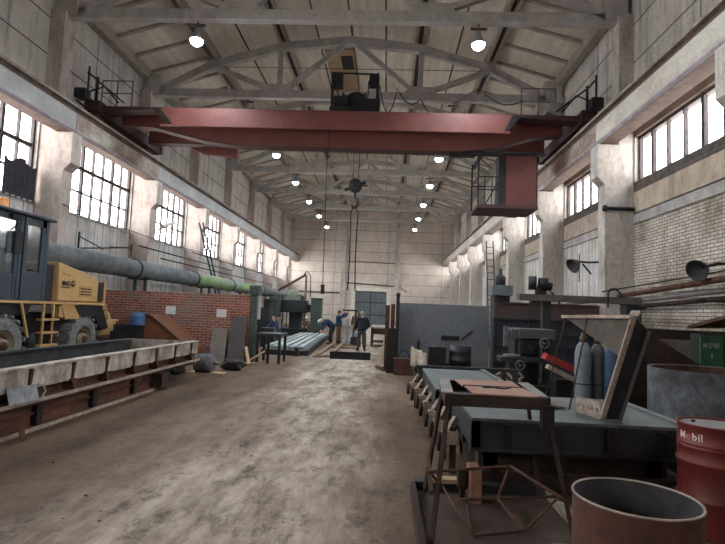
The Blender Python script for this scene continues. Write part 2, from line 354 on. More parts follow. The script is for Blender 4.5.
def ceil_z(u):
    u = abs(u); P = [(0,13.95),(1.5,13.85),(3,13.6),(4.6,13.2),(6,12.75),(9.6,11.72)]
    for (a, za), (b, zb) in zip(P, P[1:]):
        if u <= b: return za+(zb-za)*(u-a)/(b-a)
    return P[-1][1]
us = [-9.55,-6,-4.6,-3,-1.5,0,1.5,3,4.6,6,9.55]
c = MB()
for a, b in zip(us, us[1:]):
    c.slab([(XC+a,YB-.3,ceil_z(a)),(XC+b,YB-.3,ceil_z(b)),(XC+b,YE+.3,ceil_z(b)),(XC+a,YE+.3,ceil_z(a))], (0,0,.25))
struct('ceiling', c, ceil_m)
rb = MB()
for u in (-6, -3, 3, 6):
    for s in (-.16, .16):
        rb.box(XC+u+s-.06, XC+u+s+.06, YB, YE, ceil_z(u)-(.3 if abs(u) == 6 else .16), ceil_z(u+s)+.02)
    rb.box(XC+u-.1, XC+u+.1, YB, YE, ceil_z(u)-.03, ceil_z(u)+.02, 1)
for u in (-1.5, 0, 1.5, -4.6, 4.6): rb.box(XC+u-.03, XC+u+.03, YB, YE, ceil_z(u)-.03, ceil_z(u)+.02, 1)
for sgn in (-1, 1):
    rb.box(XC+sgn*8.75, XC+sgn*9.05, YB, YE, 11.55, 11.95)
    y = YB
    while y < YE:
        for ua, ub in ((6.25, 8.75),):
            rb.slab([(XC+sgn*ua, y, ceil_z(ua)-.1), (XC+sgn*ub, y, ceil_z(ub)-.1), (XC+sgn*ub, y, ceil_z(ub)+.05), (XC+sgn*ua, y, ceil_z(ua)+.05)], (0,.14,0))
        y += 1.5
for yy in COLY: rb.box(XC-6, XC+6, yy-.02, yy+.02, 12.2, 12.21, 1)
struct('trim_1', rb, [rib_m, mat('slab_joint', (84,76,68), (62,56,50))])

# long side walls with their window openings
def side_wall(name, sgn, win, lowmats, upm):
    x0 = XL if sgn < 0 else XR; x1 = x0+sgn*.4
    wmb = MB()
    wmb.box(x0, x1, YB, YE, win[1]+.5, 12.0, 1); wmb.box(x0, x1, YB, YE, win[1], win[1]+.5, 8)
    if sgn < 0:
        wmb.box(x0, x1, YB, YE, 0, win[0]-.06, 0); wmb.box(x0+.05, x1, YB, YE, win[0]-.06, win[0], 2)
    else:
        for i, (y0, y1) in enumerate(BAYS):
            brick = i < 4
            wmb.box(x0, x1, y0-.3, y1+.3, 1.55, 4.62, 0 if brick else 3); wmb.box(x0, x1, y0-.3, y1+.3, 0, 1.55, 9)
        wmb.box(x0, x1, YB, BAYS[0][0]-.3, 0, 4.62, 0)
        wmb.box(x0-.05, x1, YB, YE, 4.62, 4.88, 2); wmb.box(x0, x1, YB, YE, 4.88, 4.94, 5)
        wmb.box(x0-.02, x1, YB, YE, 4.94, 5.55, 4); wmb.box(x0, x1, YB, YE, 5.55, win[0], 6)
    ys = [YB]+[v for b in BAYS for v in b]+[YE]
    for a, b in zip(ys[0::2], ys[1::2]): wmb.box(x0, x1, a, b, win[0], win[1], 7)
    struct(name, wmb, lowmats)
low = mat('wall_joint', (70,66,62)); sill = mat('dark_crumbling_sill', (120,110,100), (60,54,50), 6, .95, 0, .4, brick=((1,2), .27, .085, .014, (70,64,58), .5, .8))
side_wall('wall_left', -1, LWIN, [plank_wall, up_wall, grey_band, plank_wall, ochre_band, low, sill, white_wall, white_wall], up_wall)
side_wall('wall_right', 1, RWIN, [white_brick, up_wall, grey_band, plank_wall, ochre_band, low, sill, white_wall, mat('lintel_shade_brown', (112,92,82), (84,68,62), 2, .9), mat('dark_dirty_brick', (96,80,72), (64,54,50), 3, .95, brick=((1,2), .27, .085, .011, (70,62,56), .5, .75))], up_wall)  # brown strip over the windows paints in the shade behind the beam
DX0, DX1, DZ = -3.55, -.05, 4.0
we = MB(); we.box(XL-.4, DX0, YE, YE+.4, 0, 14.4); we.box(DX1, XR+.4, YE, YE+.4, 0, 14.4); we.box(DX0, DX1, YE, YE+.4, DZ, 14.4)
struct('wall_back', we, end_wall)
struct('wall_front', MB().box(XL-.4, XR+.4, YB-.4, YB, 0, 14.4), end_wall)
dr = struct('door_1', MB().box(DX0, DX1, YE+.12, YE+.2, 0, DZ), door_m)
struct('door_frame', MB().box(DX0-.45, DX0, YE-.12, YE-.001, 0, DZ+.35).box(DX1, DX1+.45, YE-.12, YE-.001, 0, DZ+.35).box(DX0, DX1, YE-.12, YE-.001, DZ, DZ+.35), gate_frame, dr)
struct('door_rail', MB().box(DX0, DX1, YE+.08, YE+.12, 1.3, 1.42).box(DX0, DX1, YE+.08, YE+.12, 2.7, 2.82).box((DX0+DX1)/2-.04, (DX0+DX1)/2+.04, YE+.08, YE+.12, 0, DZ), frame_m, dr)
# gable posts of the end wall and its beam
for i, x in enumerate((-4.95, 1.05)):
    struct('trim_%d' % (i+2), MB().box(x-.25, x+.25, YE-.3, YE-.001, 0, 12.9), column_m)

# windows: one per bay, steel frame with glazing bars, glass panes
nw = 0
def window(sgn, y0, y1, z0, z1, rows, ncol, thick):
    global nw; nw += 1
    x = (XL if sgn < 0 else XR)+sgn*.16
    f = MB(); t = .05
    f.box(x-t, x+t, y0, y0+.08, z0, z1).box(x-t, x+t, y1-.08, y1, z0, z1).box(x-t, x+t, y0, y1, z0, z0+.07).box(x-t, x+t, y0, y1, z1-.08, z1)
    for i in range(1, ncol):
        yy = y0+(y1-y0)*i/ncol; h = .06 if i % thick == 0 else .026
        f.box(x-t, x+t, yy-h, yy+h, z0+.05, z1-.05)
    for zz, h in rows: f.box(x-t*.9, x+t*.9, y0+.05, y1-.05, zz-h, zz+h)
    fo = struct('window_%d' % nw, f, frame_m)
    p = MB()
    p.box(x-.004, x+.004, y0+.02, y1-.02, z0+.02, z1-.02)
    struct('pane', p, GLASS, fo)
for y0, y1 in BAYS:
    window(-1, y0, y1, LWIN[0], LWIN[1], [(5.62,.028),(6.48,.06)], 8, 3)
    window(1, y0, y1, RWIN[0], RWIN[1], [], 7, 3)

# columns
LNAMES = {1: 'behind the dark loader cab', 2: 'beside the grey duct, just past the loader', 3: 'above the brick partition, next past the loader'}
for k, y in enumerate(COLY):
    j = k-4
    if y > YE-.5 or y < 2: continue
    for sgn in (-1, 1):
        X = XL if sgn < 0 else XR
        def px(d): return X-sgn*d
        mb = MB()
        d_low, d_br, d_up = (.85, 1.07, .5) if sgn < 0 else (.84, 1.07, .44)
        poly = [(px(0),0),(px(d_low),0),(px(d_low),5.78),(px(d_br),6.02),(px(d_br),7.0),(px(d_up),7.0),(px(d_up),11.0),(px(0),11.0)]
        mb.prism(poly, 1, y-.25, y+.25)
        side = 'loader side' if sgn < 0 else 'white brick side'
        n = j+1
        if n <= 0: lab = 'concrete column at the very edge of view on the %s' % side
        else: lab = 'whitewashed concrete column with bracket, %s in the row on the %s' % (ORD[n-1], side)
        mb.build('concrete_column', column_l if sgn < 0 else column_m, label=lab, cat='column', group='columns along the %s' % side, bevel=.015)

# crane runway beams with a rail on top
patch_m = mat('runway_beam_bare_patch', (150,128,118), (128,108,100), 1.0, .9, stain=(204,200,190), stain_amt=1.0, sscale=(1,.3,.5))
def runway(sgn, m, lab):
    X = -10.0 if sgn < 0 else 6.08
    t = thing('crane_runway_beam', lab, 'beam', (X+sgn*.3, (YB+YE)/2, 7.0), 'crane runway beams')
    for k, y in enumerate(COLY[:-1]):
        a, b = y+.012, y+5.988
        if y < -9: a = YB+.01
        if b > YE: b = YE-.02
        s = MB()
        s.box(X, X+sgn*.66, a, b, 7.84, 7.92, 1); s.box(X+sgn*.1, X+sgn*.56, a, b, 7.68, 7.84, 3); s.box(X+sgn*.06, X+sgn*.6, a, b, 7.14, 7.68, 0); s.prism([(X+sgn*.05,7.1),(X+sgn*.1,7.03),(X+sgn*.56,7.03),(X+sgn*.61,7.1),(X+sgn*.61,7.14),(X+sgn*.05,7.14)], 1, a, b, 2); s.box(X+sgn*.1, X+sgn*.56, a, b, 7.02, 7.03, 3)
        s.build('beam_segment', [patch_m if k == 4 else m, flange_m, mat('beam_foot', (186,176,182), (150,140,144), 4, .9), mat('beam_neck', (112,90,80), (80,64,58), 3, .9)], t)  # brown of the neck paints in the shade under the top flange
    MB().box(X+sgn*.24, X+sgn*.36, YB+.02, YE-.02, 7.92, 8.0).build('rail', steel_rail, t)
runway(-1, beam_l, 'long grey crane runway beam with patchy paint above the windows on the loader side')
runway(1, beam_r, 'long cream crane runway beam with peeling patches above the windows on the brick side')

# roof trusses: straight bottom chord, arched top chord, web members
def top_z(u):
    u = abs(u); P = [(0,13.62),(3,13.3),(6,12.45),(8,11.4),(8.4,11.15)]
    for (a, za), (b, zb) in zip(P, P[1:]):
        if u <= b: return za+(zb-za)*(u-a)/(b-a)
    return P[-1][1]
y0t = COLY[4]
def make_truss(y, lab):
    t = thing('roof_truss', lab, 'roof truss', (XC, y, 10.8), 'arched concrete roof trusses')
    MB().box(XL+.02, XR-.02, y-.14, y+.14, 10.8, 11.15).build('bottom_chord', truss_m, t, bevel=.02)
    tc = MB(); k = [-8.4,-8,-6,-3,0,3,6,8,8.4]
    for a, b in zip(k, k[1:]):
        za, zb = top_z(a), top_z(b)
        tc.slab([(XC+a,y-.14,za-.34),(XC+b,y-.14,zb-.34),(XC+b,y-.14,zb),(XC+a,y-.14,za)], (0,.28,0))
    tc.build('top_chord', truss_m, t)
    for a, b in ((-6, -3.05), (3.05, 6)):
        s = 1 if a > 0 else -1
        MB().bar((XC+s*6, y, top_z(6)-.25), (XC+s*3.3, y, 11.2), .2, .2, (0,1,0)).build('web_member', truss_m, t)
        MB().bar((XC+s*.25, y, top_z(0)-.3), (XC+s*2.8, y, 11.2), .2, .2, (0,1,0)).build('web_member', truss_m, t)
        MB().box(XC+s*3.05-.1, XC+s*3.05+.1, y-.1, y+.1, 11.1, top_z(3)-.2).build('web_member', truss_m, t)
        MB().prism([(XC+s*2.3,11.1),(XC+s*3.8,11.1),(XC+s*3.5,11.42),(XC+s*2.6,11.42)], 1, y-.13, y+.13).build('gusset', truss_m, t)
        MB().box(XC+s*8.3, XC+s*8.98, y-.16, y+.16, 10.9, 11.75).build('end_post', truss_m, t)
        MB().box(XC+s*6-.15, XC+s*6+.15, y-.13, y+.13, 12.3, 12.6).build('purlin_seat', truss_m, t)
    return t
tr0 = make_truss(y0t, 'nearest arched roof truss, its bottom chord running across the top of the view')
for j in range(1, 8):
    y = y0t+6*j
    if y > 57.1: break
    lab = 'arched concrete roof truss standing just above the red crane bridge' if j == 1 else 'arched concrete roof truss beyond the crane, %s one past it' % ORD[j-2]
    dup(tr0, (XC, y if y < 57 else 56.9, 10.8), lab)
dup(tr0, (XC, y0t-6, 10.8), 'arched concrete roof truss overhead, above the camera')

# ---------------------------------------------------------------- overhead crane
cr = thing('overhead_crane', 'red double-girder overhead travelling crane bridge spanning the hall', 'crane', (XC, 18.6, 7.99))
def girder(y0, y1, zt, name, lift=0):
    a, b = -9.75, 5.85
    poly = [(a, zt),(a, 8.12),(a+1.2, 8.05),(a+3.0, 7.62),(a+4.2,7.46),(b-3.6,7.42),(b-2.4,7.56),(b-1.0,8.0),(b,8.12),(b,zt)]
    poly = [(x, z if z > 8.3 else max(z, 8.16) if lift else z) for x, z in poly]
    m = MB().prism(poly, 1, y0, y1)
    m.box(a, b, y0-.06, y1+.06, zt, zt+.04)
    g = m.build(name, crane_red, cr)
    f = MB()
    P = poly[1:-1]
    for (xa, za), (xb, zb) in zip(P, P[1:]): f.slab([(xa,y0-.025,za-.03),(xb,y0-.025,zb-.03),(xb,y0-.025,zb),(xa,y0-.025,za)], (0,y1-y0+.05,0))
    f.build('bottom_flange', crane_dark, g)
    return g
girder(17.65, 18.05, 8.72, 'front_girder'); girder(19.75, 20.15, 8.72, 'rear_girder', 1)
# side plate of the walkway
MB().prism([(-8.2,8.5),(3.95,8.5),(4.25,8.5),(3.9,7.88),(-7.75,7.88),(-8.35,8.5)], 1, 16.98, 17.02).box(-8.0, 3.9, 16.95, 17.05, 7.86, 7.92).build('walkway_fascia', crane_red, cr)
MB().box(-10.3, 5.9, 17.0, 17.66, 8.47, 8.51).build('walkway_deck', crane_dark, cr)
MB().slab([(3.95,16.94,8.46),(4.25,16.94,8.46),(3.85,16.94,7.95),(3.72,16.94,7.95)], (0,.05,0)).build('fascia_stiffener', black_steel, cr)
MB().slab([(-8.3,16.94,8.46),(-8.05,16.94,8.46),(-7.6,16.94,7.95),(-7.75,16.94,7.95)], (0,.05,0)).build('fascia_stiffener', black_steel, cr)
MB().prism([(-9.5,8.5),(-6.3,8.4),(-6.3,7.75),(-7.7,7.9),(-8.2,8.15)], 1, 20.3, 20.36).build('rear_fascia', crane_red, cr)
for x in (-10.3, 6.38):
    e = MB().box(x-.22, x+.22, 16.75, 21.6, 8.2, 8.62).box(x-.26, x+.26, 16.65, 16.8, 8.25, 8.55).box(x-.26, x+.26, 21.5, 21.7, 8.25, 8.55).build('end_carriage', crane_dark, cr)
    for y in (17.15, 20.9): MB().lathe((x-.09, y, 8.24), [(0,0),(.25,0),(.27,.02),(.25,.04),(.25,.15),(0,.15)], 20, (1,0,0)).build('wheel', dark_metal, e)
    s = -1 if x < 0 else 1
    # brackets tying the deck to the carriage
    MB().slab([(x-s*.2,16.95,8.3),(x-s*.2,16.95,8.5),(x-s*2.4,16.95,8.5),(x-s*2.2,16.95,8.42)], (0,.5,0)).build('deck_bracket', crane_dark, cr)
    MB().bar((x, 16.9, 8.6), (x, 16.9, 9.5), .07).bar((x,16.3,8.55),(x,16.9,8.55),.08).bar((x+.05, 16.3, 8.5), (x+.05, 16.3, 9.6), .045).bar((x, 16.3, 9.4), (x, 16.9, 9.4), .05).box(x-.2, x+.16, 15.95, 16.3, 8.4, 8.72).bar((x-.2,16.1,8.35),(x+.3,16.1,8.0),.06).bar((x-s*.1,16.7,9.3),(x-s*1.0,16.9,8.6),.05).tube([(x-s*.2,16.2,8.7),(x-s*.5,16.5,9.0),(x-s*.8,16.9,8.6)],.03,6).build('current_collector', black_steel, cr)
def railing(x0, x1, name='railing'):
    m = MB()
    for x in (x0, (x0+x1)/2, x1): m.tube([(x,17.05,8.5),(x,17.05,9.45)], .022, 6)
    for z in (9.0, 9.45): m.tube([(x0,17.05,z),(x1,17.05,z)], .02, 6)
    m.build(name, mat('railing_steel', (120,108,104), (84,74,72), 6, .7), cr)
railing(-10.2, -9.12); railing(4.27, 5.4)
MB().box(5.2, 5.65, 17.0, 17.5, 8.55, 9.0).rot(.4, (5.4,17.2,8.8), 'Y').build('junction_box', mat('grey_box_paint', (150,142,134), (120,112,106), 4, .7), cr)
# suspended operator cab with an open landing
cb = MB().box(3.98, 5.06, 17.8, 17.84, 5.62, 7.42).box(5.02, 5.06, 17.8, 19.2, 5.62, 7.42).box(3.98, 5.06, 19.16, 19.2, 5.62, 6.4).box(3.98, 5.06, 17.8, 19.2, 7.38, 7.42).build('operator_cab', cab_red, cr)
MB().box(3.0, 5.08, 17.75, 19.3, 5.5, 5.62).build('cab_floor', crane_dark, cb)
lm = MB()
for x, y in ((3.03,17.8),(3.03,19.2),(3.75,17.8)): lm.bar((x,y,5.6),(x,y,7.42),.05)
for x in (3.25, 3.5): lm.bar((x,17.8,5.6),(x,17.8,6.6),.03)
for z in (6.15, 6.6, 7.35): lm.bar((3.03,17.8,z),(3.95,17.8,z),.035)
lm.bar((3.03,17.8,6.6),(3.03,19.2,6.6),.035).bar((3.03,19.2,6.6),(3.95,19.2,6.6),.035).bar((3.03,17.8,7.3),(3.75,19.2,7.3),.03).bar((3.3,18.2,5.6),(3.75,17.8,6.5),.03)
lm.build('landing_cage', black_steel, cb)
MB().box(3.72, 4.0, 17.82, 18.3, 5.62, 7.36).build('cab_door', black_steel, cb)
MB().box(2.3, 5.3, 17.7, 17.95, 7.36, 7.44).box(2.0, 2.9, 17.8, 18.0, 7.3, 7.5).box(3.1, 3.2, 17.8, 19.6, 7.36, 7.5).box(4.9, 5.0, 17.8, 19.6, 7.36, 7.5).build('cab_hanger', black_steel, cr)

# trolley on the girders
tz = 8.76
tr = thing('crane_trolley', 'black hoist trolley with winch drum standing on the red crane bridge', 'hoist trolley', (-1.4, 18.9, tz))
MB().box(-2.28, -.55, 17.7, 20.1, tz, tz+.22).build('trolley_frame', black_steel, tr)
cg = MB()
for x, y in ((-2.2,17.75),(-.6,17.75),(-2.2,20.0),(-.6,20.0)): cg.bar((x,y,tz+.2),(x,y,tz+1.45),.09)
cg.bar((-2.2,17.75,tz+1.45),(-.6,17.75,tz+1.42),.05).bar((-2.2,20.0,tz+1.45),(-.6,20.0,tz+1.45),.05).bar((-2.2,17.75,tz+1.45),(-2.2,20,tz+1.45),.05).bar((-.6,17.75,tz+1.45),(-.6,20,tz+1.45),.05).bar((-.95,17.8,tz+.2),(-.92,17.8,tz+1.2),.04)
cg.build('cage', black_steel, tr)
MB().lathe((-1.9, 18.6, tz+.58), [(0,0),(.5,0),(.5,.05),(.4,.06),(.4,.8),(.5,.81),(.5,.86),(0,.86)], 24, (1,0,0)).build('winch_drum', dark_metal, tr)
MB().box(-2.25, -1.85, 17.7, 18.1, tz+1.0, tz+1.46).build('switch_box', black_steel, tr); MB().box(-.9, -.55, 17.7, 18.1, tz+1.05, tz+1.42).build('switch_box', black_steel, tr)
MB().lathe((-1.35, 17.85, tz+.42), [(0,0),(.38,.0),(.42,.05),(.42,.5),(.3,.55),(0,.55)], 20, (0,1,0)).build('brake_wheel', black_steel, tr)
MB().lathe((-2.15, 17.9, tz+.45), [(0,0),(.2,0),(.22,.04),(.22,.5),(0,.52)], 16, (1,0,0)).build('hoist_motor', black_steel, tr); MB().box(-1.1,-.65,17.8,18.3,tz+.2,tz+.55).build('gear_box', black_steel, tr)
for x in (-2.05, -.8):
    for y in (17.85, 19.95): MB().lathe((x-.05, y, tz+.03), [(0,0),(.16,0),(.16,.1),(0,.1)], 14, (1,0,0)).build('wheel', dark_metal, tr)
# hook block on its ropes
hk = thing('hook_block', 'dark pulley block with crane hook hanging below the red bridge', 'crane hook', (-1.33, 18.9, 5.6))
hz = 6.42
MB().tube([(-1.42,18.9,hz),(-1.42,18.9,8.6)], .012, 5).tube([(-1.22,18.9,hz),(-1.22,18.9,8.6)], .012, 5).build('hoist_rope', cable_m, hk)
MB().lathe((-1.33, 18.75, hz), [(0,0),(.2,0),(.25,.04),(.2,.1),(.2,.2),(.25,.26),(.2,.3),(0,.3)], 24, (0,1,0)).build('pulley', dark_metal, hk)
MB().bar((-1.72,18.9,hz-.18),(-.95,18.9,hz+.14),.07,.09).bar((-1.33,18.9,hz+.08),(-.88,18.9,hz),.05).build('cheek_plate', black_steel, hk)
MB().tube([(-1.33,18.9,hz-.2),(-1.33,18.9,hz-.42),(-1.24,18.9,hz-.55),(-1.2,18.9,hz-.68),(-1.27,18.9,hz-.82),(-1.38,18.9,hz-.82),(-1.46,18.9,hz-.7)], [.05,.05,.05,.055,.055,.045,.02], 8).build('hook', dark_metal, hk)
for dx, lab in ((-.11, 'sling hanging from the crane hook, the strand on the loader side'), (.13, 'sling hanging from the crane hook, the strand on the brick side')):
    s = MB().tube([(-1.33,18.9,hz-.78),(-1.33+dx*1.2,18.9,hz-1.0),(-1.33+dx,18.9,hz-1.6),(-1.33+dx*.9,18.9,3.6),(-1.33+dx*1.1,18.9,2.6)], .025, 6)
    s.lathe((-1.33+dx*1.1,18.885,2.55), [(.03,0),(.055,0),(.055,.03),(.03,.03)], 12, (0,1,0))
    s.build('lifting_sling', cable_m, label=lab, cat='sling', group='slings on the crane hook')
MB().tube([(-2.24,17.5,8.75),(-2.24,17.5,5.5),(-2.2,17.5,2.6)], .014, 5).box(-2.26,-2.14,17.44,17.56,2.3,2.62).build('pendant_cable', cable_m, label='thin pendant control cable hanging from the crane bridge left of the hook', cat='cable')
def cat_pts(p, q, sag, n=10):
    p, q = Vector(p), Vector(q); return [p.lerp(q, i/n)-Vector((0,0,4*sag*(i/n)*(1-i/n))) for i in range(n+1)]
pc = cat_pts((-.5,17.0,9.45),(.1,17.0,9.35),.9)+cat_pts((.1,17.0,9.35),(.9,17.0,9.0),.35)[1:]+cat_pts((.9,17.0,9.0),(2.2,17.0,8.9),.7)[1:]+cat_pts((2.2,17.0,8.9),(2.9,17.0,9.35),-.1)[1:]+cat_pts((2.9,17,9.35),(4.3,17,9.0),.3)[1:]
MB().tube(pc, .02, 6).build('festoon_cable', cable_m, label='black power cable hanging in loops along the top of the red crane bridge', cat='cable')

# ---------------------------------------------------------------- high bay lamps
def make_lamp(x, y, lab):
    t = thing('high_bay_lamp', lab, 'ceiling lamp', (x, y, 10.15), 'high bay lamps in two rows')
    MB().tube([(x,y,10.4),(x,y,10.81)], .02, 6).box(x-.25, x+.25, y-.04, y+.04, 10.62, 10.68).build('hanger', steel_rail, t)
    MB().lathe((x,y,10.15), [(.21,0),(.22,.02),(.17,.12),(.09,.24),(.07,.42),(0,.42)], 24).build('lamp_shade', shade_m, t)
    MB().lathe((x,y,10.15), [(0,-.17),(.1,-.15),(.18,-.08),(.205,0),(.2,.02),(0,.02)], 24).build('lens', bulb_m, t, label='glowing white lens')
    ld = bpy.data.lights.new('lamp_light', 'SPOT'); ld.energy = LAMP_W; ld.color = (.86,.94,1); ld.shadow_soft_size = .25; ld.spot_size = 2.6; ld.spot_blend = .6
    o = bpy.data.objects.new('lamp_light', ld); COL.objects.link(o); o.location = (0,0,-.22); o.parent = t
    return t
l0 = None
for j in range(-1, 7):
    y = 15.55+6*j
    for s, x in ((0, -6.35), (1, 2.55)):
        side = 'loader side' if s == 0 else 'brick side'
        if j < 0: lab = 'high bay lamp behind the camera on the %s' % side
        elif j == 0: lab = 'bright high bay lamp in front of the red crane, %s row' % side
        else: lab = 'lit high bay lamp beyond the crane, %s row, %s past the bridge' % (side, ORD[j-1])
        if l0 is None: l0 = make_lamp(x, y, lab)
        else: dup(l0, (x, y, 10.15), lab)

# roof hatch board above the trolley
hb = MB().slab([(-3.3,23.0,13.76),(-1.95,23.0,13.84),(-1.95,28.2,13.84),(-3.3,28.2,13.76)], (0,0,.06)).build('hatch_board', hatch_m, label='brown boarded patch in the roof above the hoist trolley', cat='roof hatch')
MB().slab([(-2.6,23.6,13.76),(-2.05,23.6,13.8),(-2.05,24.9,13.8),(-2.6,24.9,13.76)], (0,0,.05)).build('hatch_opening', black_steel, hb)

# ---------------------------------------------------------------- loader side: mould tray, loader, duct, brick partition
ty0, ty1, tx0, tx1 = 2.4, 12.66, -6.4, -4.63
t = thing('mould_tray', 'long lime-splashed steel mould tray lying along the loader side of the floor', 'mould', ((tx0+tx1)/2, 7.5, 0))
p = MB(); p.box(tx1-.03, tx1, ty0, ty1, .58, .86); p.box(tx1-.12, tx1+.03, ty0, ty1, .85, .88); p.build('side_panel', limewash, t)
MB().box(tx1-.2, tx1-.14, ty0, ty1, .3, .85).box(tx0, tx0+.05, ty0, ty1, .3, .84).box(tx0-.02, tx0+.12, ty0, ty1, .82, .86).build('inner_wall', tray_in, t)
MB().box(tx0, tx1-.1, ty0, ty1, .3, .36).build('tray_floor', tray_in, t)
MB().box(tx0, tx1-.02, ty1-.05, ty1+.02, .32, .86).build('end_panel', limewash, t)
MB().box(tx0, tx1, ty0, ty0+.05, .32, .86).build('end_panel', limewash, t)
MB().box(tx1-.5, tx1-.12, ty0, ty1, .38, .58).build('side_web', skid_rust, t)
MB().box(tx1-.25, tx1+.06, ty0, ty1, .4, .44).build('lower_flange', rust, t)
y = 2.9
while y < 12.6:
    MB().prism([(tx1+.0,.86),(tx1+.05,.84),(tx1+.02,.6),(tx1+.06,.44),(tx1-.14,.44),(tx1-.14,.6),(tx1-.02,.62)], 1, y-.02, y+.02).box(tx1-.02, tx1+.05, y-.07, y+.07, .56, .6).build('stiffener', rust, t); y += .93
sk = MB().box(tx1-.22, tx1-.12, ty0, 10.75, .04, .4).box(tx1-.3, tx1-.02, ty0, 10.8, 0, .05).box(tx1-.3, tx1-.02, ty0, 10.8, .34, .38).box(tx0+.1, tx0+.2, ty0, 10.75, 0, .4)
sk.box(tx1-.26, tx1-.08, ty0, 10.78, .2, .225); sk.build('skid_beam', skid_rust, t)
MB().box(tx1-.02, tx1+.0, ty0, 10.8, .0, .05).box(tx1+.06, tx1+.075, ty0, ty1, .4, .45).build('worn_edge', pale_edge, t)
y = 2.9
while y < 10.7:
    MB().box(tx1-.12, tx1-.04, y-.06, y+.06, .05, .34).build('skid_post', black_steel, t); y += 1.35
MB().box(-4.85, -4.5, 10.4, 10.8, .05, .34).build('end_block', rust_dark, t)
m = MB(); pts = []
for i in range(13): pts.append((6.15+.045*i, .03*(i % 2)))
for a, b in zip(pts, pts[1:]): m.slab([(-4.52+a[1],a[0],.45),(-4.52+b[1],b[0],.45),(-4.6+b[1],b[0]+.03,.64),(-4.6+a[1],a[0]+.03,.64)], (-.006,0,0))
m.tube([(-4.5,6.7,.46),(-4.5,6.78,.54),(-4.53,6.76,.62),(-4.55,6.68,.64)], .012, 6)
m.build('crumpled_sheet', mat('crumpled_zinc', (168,172,176), (132,136,142), 6, .7, .2), label='crumpled pale metal sheet resting on the flange of the mould tray', cat='metal sheet')

def blob(name, c, r, m, label, cat, seed, group=None, sq=(1,1,.6)):
    rn = random.Random(seed); bm = bmesh.new(); bmesh.ops.create_icosphere(bm, subdivisions=2, radius=1)
    for v in bm.verts: v.co *= rn.uniform(.75, 1.15)
    b = MB(); vs = [Vector((v.co.x*r*sq[0], v.co.y*r*sq[1], max(v.co.z, -.75)*r*sq[2]))+Vector((c[0], c[1], c[2]+.74*r*sq[2])) for v in bm.verts]
    b.add(vs, [[v.index for v in f.verts] for f in bm.faces]); bm.free()
    return b.build(name, m, label=label, cat=cat, group=group)
blob('scrap_metal', (-4.95,6.1,0), .2, dark_scrap, 'oily lump of scrap metal at the foot of the mould tray', 'scrap', 3)
MB().bar((-4.72,5.75,.03),(-4.5,6.35,.2),.07,.03).bar((-4.5,6.35,.2),(-4.42,6.3,.02),.06,.03).build('bent_bracket', rust, label='bent rusty bracket lying at the foot of the mould tray', cat='bracket')

# electric motor and odds beyond the tray
em = thing('electric_motor', 'grey finned electric motor on a plank past the end of the tray', 'motor', (-4.55, 13.2, .05))
b_ = MB().lathe((-4.85,13.2,.28), [(0,0),(.2,.0),(.22,.03),(.22,.42),(.19,.46),(0,.46)], 20, (1,0,0))
for i in range(8): b_.lathe((-4.78+i*.04,13.2,.28), [(.22,0),(.24,.0),(.24,.012),(.22,.012)], 20, (1,0,0))
b_.build('motor_body', mat('motor_grey', (120,122,126), (84,86,92), 5, .7), em)
MB().cyl((-4.4,13.2,.28),(-4.22,13.2,.28),.05).build('shaft', chrome, em)
MB().box(-4.8,-4.45,13.05,13.35,.05,.1).box(-4.75,-4.5,13.1,13.3,.1,.16).build('motor_foot', black_steel, em)
MB().box(-5.0,-4.1,13.05,13.4,.0,.05).build('plank', wood_pale, label='short pale plank under the grey motor', cat='plank')
blob('scrap_metal', (-5.25,12.95,0), .24, dark_scrap, 'dark tangle of scrap metal against the far end of the tray', 'scrap', 5)
blob('scrap_metal', (-4.2,14.2,0), .24, dark_scrap, 'dark scrap casting in front of the brick partition', 'scrap', 8, sq=(1.5,1,.8))
MB().tube([(-5.1+.0*math.cos(a),12.95+.22*math.cos(a),.25+.25*math.sin(a)) for a in [PI*i/10 for i in range(11)]], .02, 6).build('bent_pipe', steel_rail, label='bent pipe loop standing by the far end of the tray', cat='pipe')

# wheel loader, nose towards the camera
lt = thing('wheel_loader', 'yellow wheel loader with dark cab parked behind the mould tray', 'wheel loader', (-9.3, 12.6, 0))
def wheel(x0, x1, y, name='wheel'):
    R = .68; s = 1 if x1 > x0 else -1; W = abs(x1-x0); ax = (s,0,0)
    o = (x0, y, R)
    prof = [(.36,0),(.5,.0),(.6,.02),(.65,.07),(.665,.12),(.665,W-.12),(.65,W-.07),(.6,W-.02),(.5,W),(.36,W-.02)]
    m = MB().lathe(o, prof, 40, ax)
    for i in range(18):                      # chevron lugs
        for side in (0, 1):
            a = 2*PI*(i+.5*side)/18
            P = []
            for tt, dz in ((.0,0),(.5,.10)):
                aa = a+dz*1.3
                xx = (tt*W) if side == 0 else (W-tt*W)
                P.append((x0+s*xx, y+math.cos(aa)*.675, R+math.sin(aa)*.675))
            m.bar(P[0], P[1], .11, .06, (0, math.cos(a), math.sin(a)))
    wh = m.build(name, tyre_m, lt)
    MB().lathe((x0+s*(W-.03), y, R), [(.37,.01),(.37,-.02),(.33,-.03),(.3,-.12),(.18,-.1),(.16,.02),(0,.03)], 32, ax).build('rim', mat('rim_dusty', (150,140,120), (120,108,92), 6, .8), wh)
    h = MB().lathe((x0+s*(W-.02), y, R), [(0,.05),(.1,.05),(.11,0),(.11,-.08),(.28,-.11),(.28,-.13)], 16, ax)
    for i in range(8): h.cyl((x0+s*(W-.12), y+.24*math.cos(i*PI/4), R+.24*math.sin(i*PI/4)), (x0+s*(W-.08), y+.24*math.cos(i*PI/4), R+.24*math.sin(i*PI/4)), .02, n=6)
    h.build('hub', rust, wh)
for y in (11.05, 14.1): wheel(-9.02, -8.38, y); wheel(-9.68, -10.3, y)
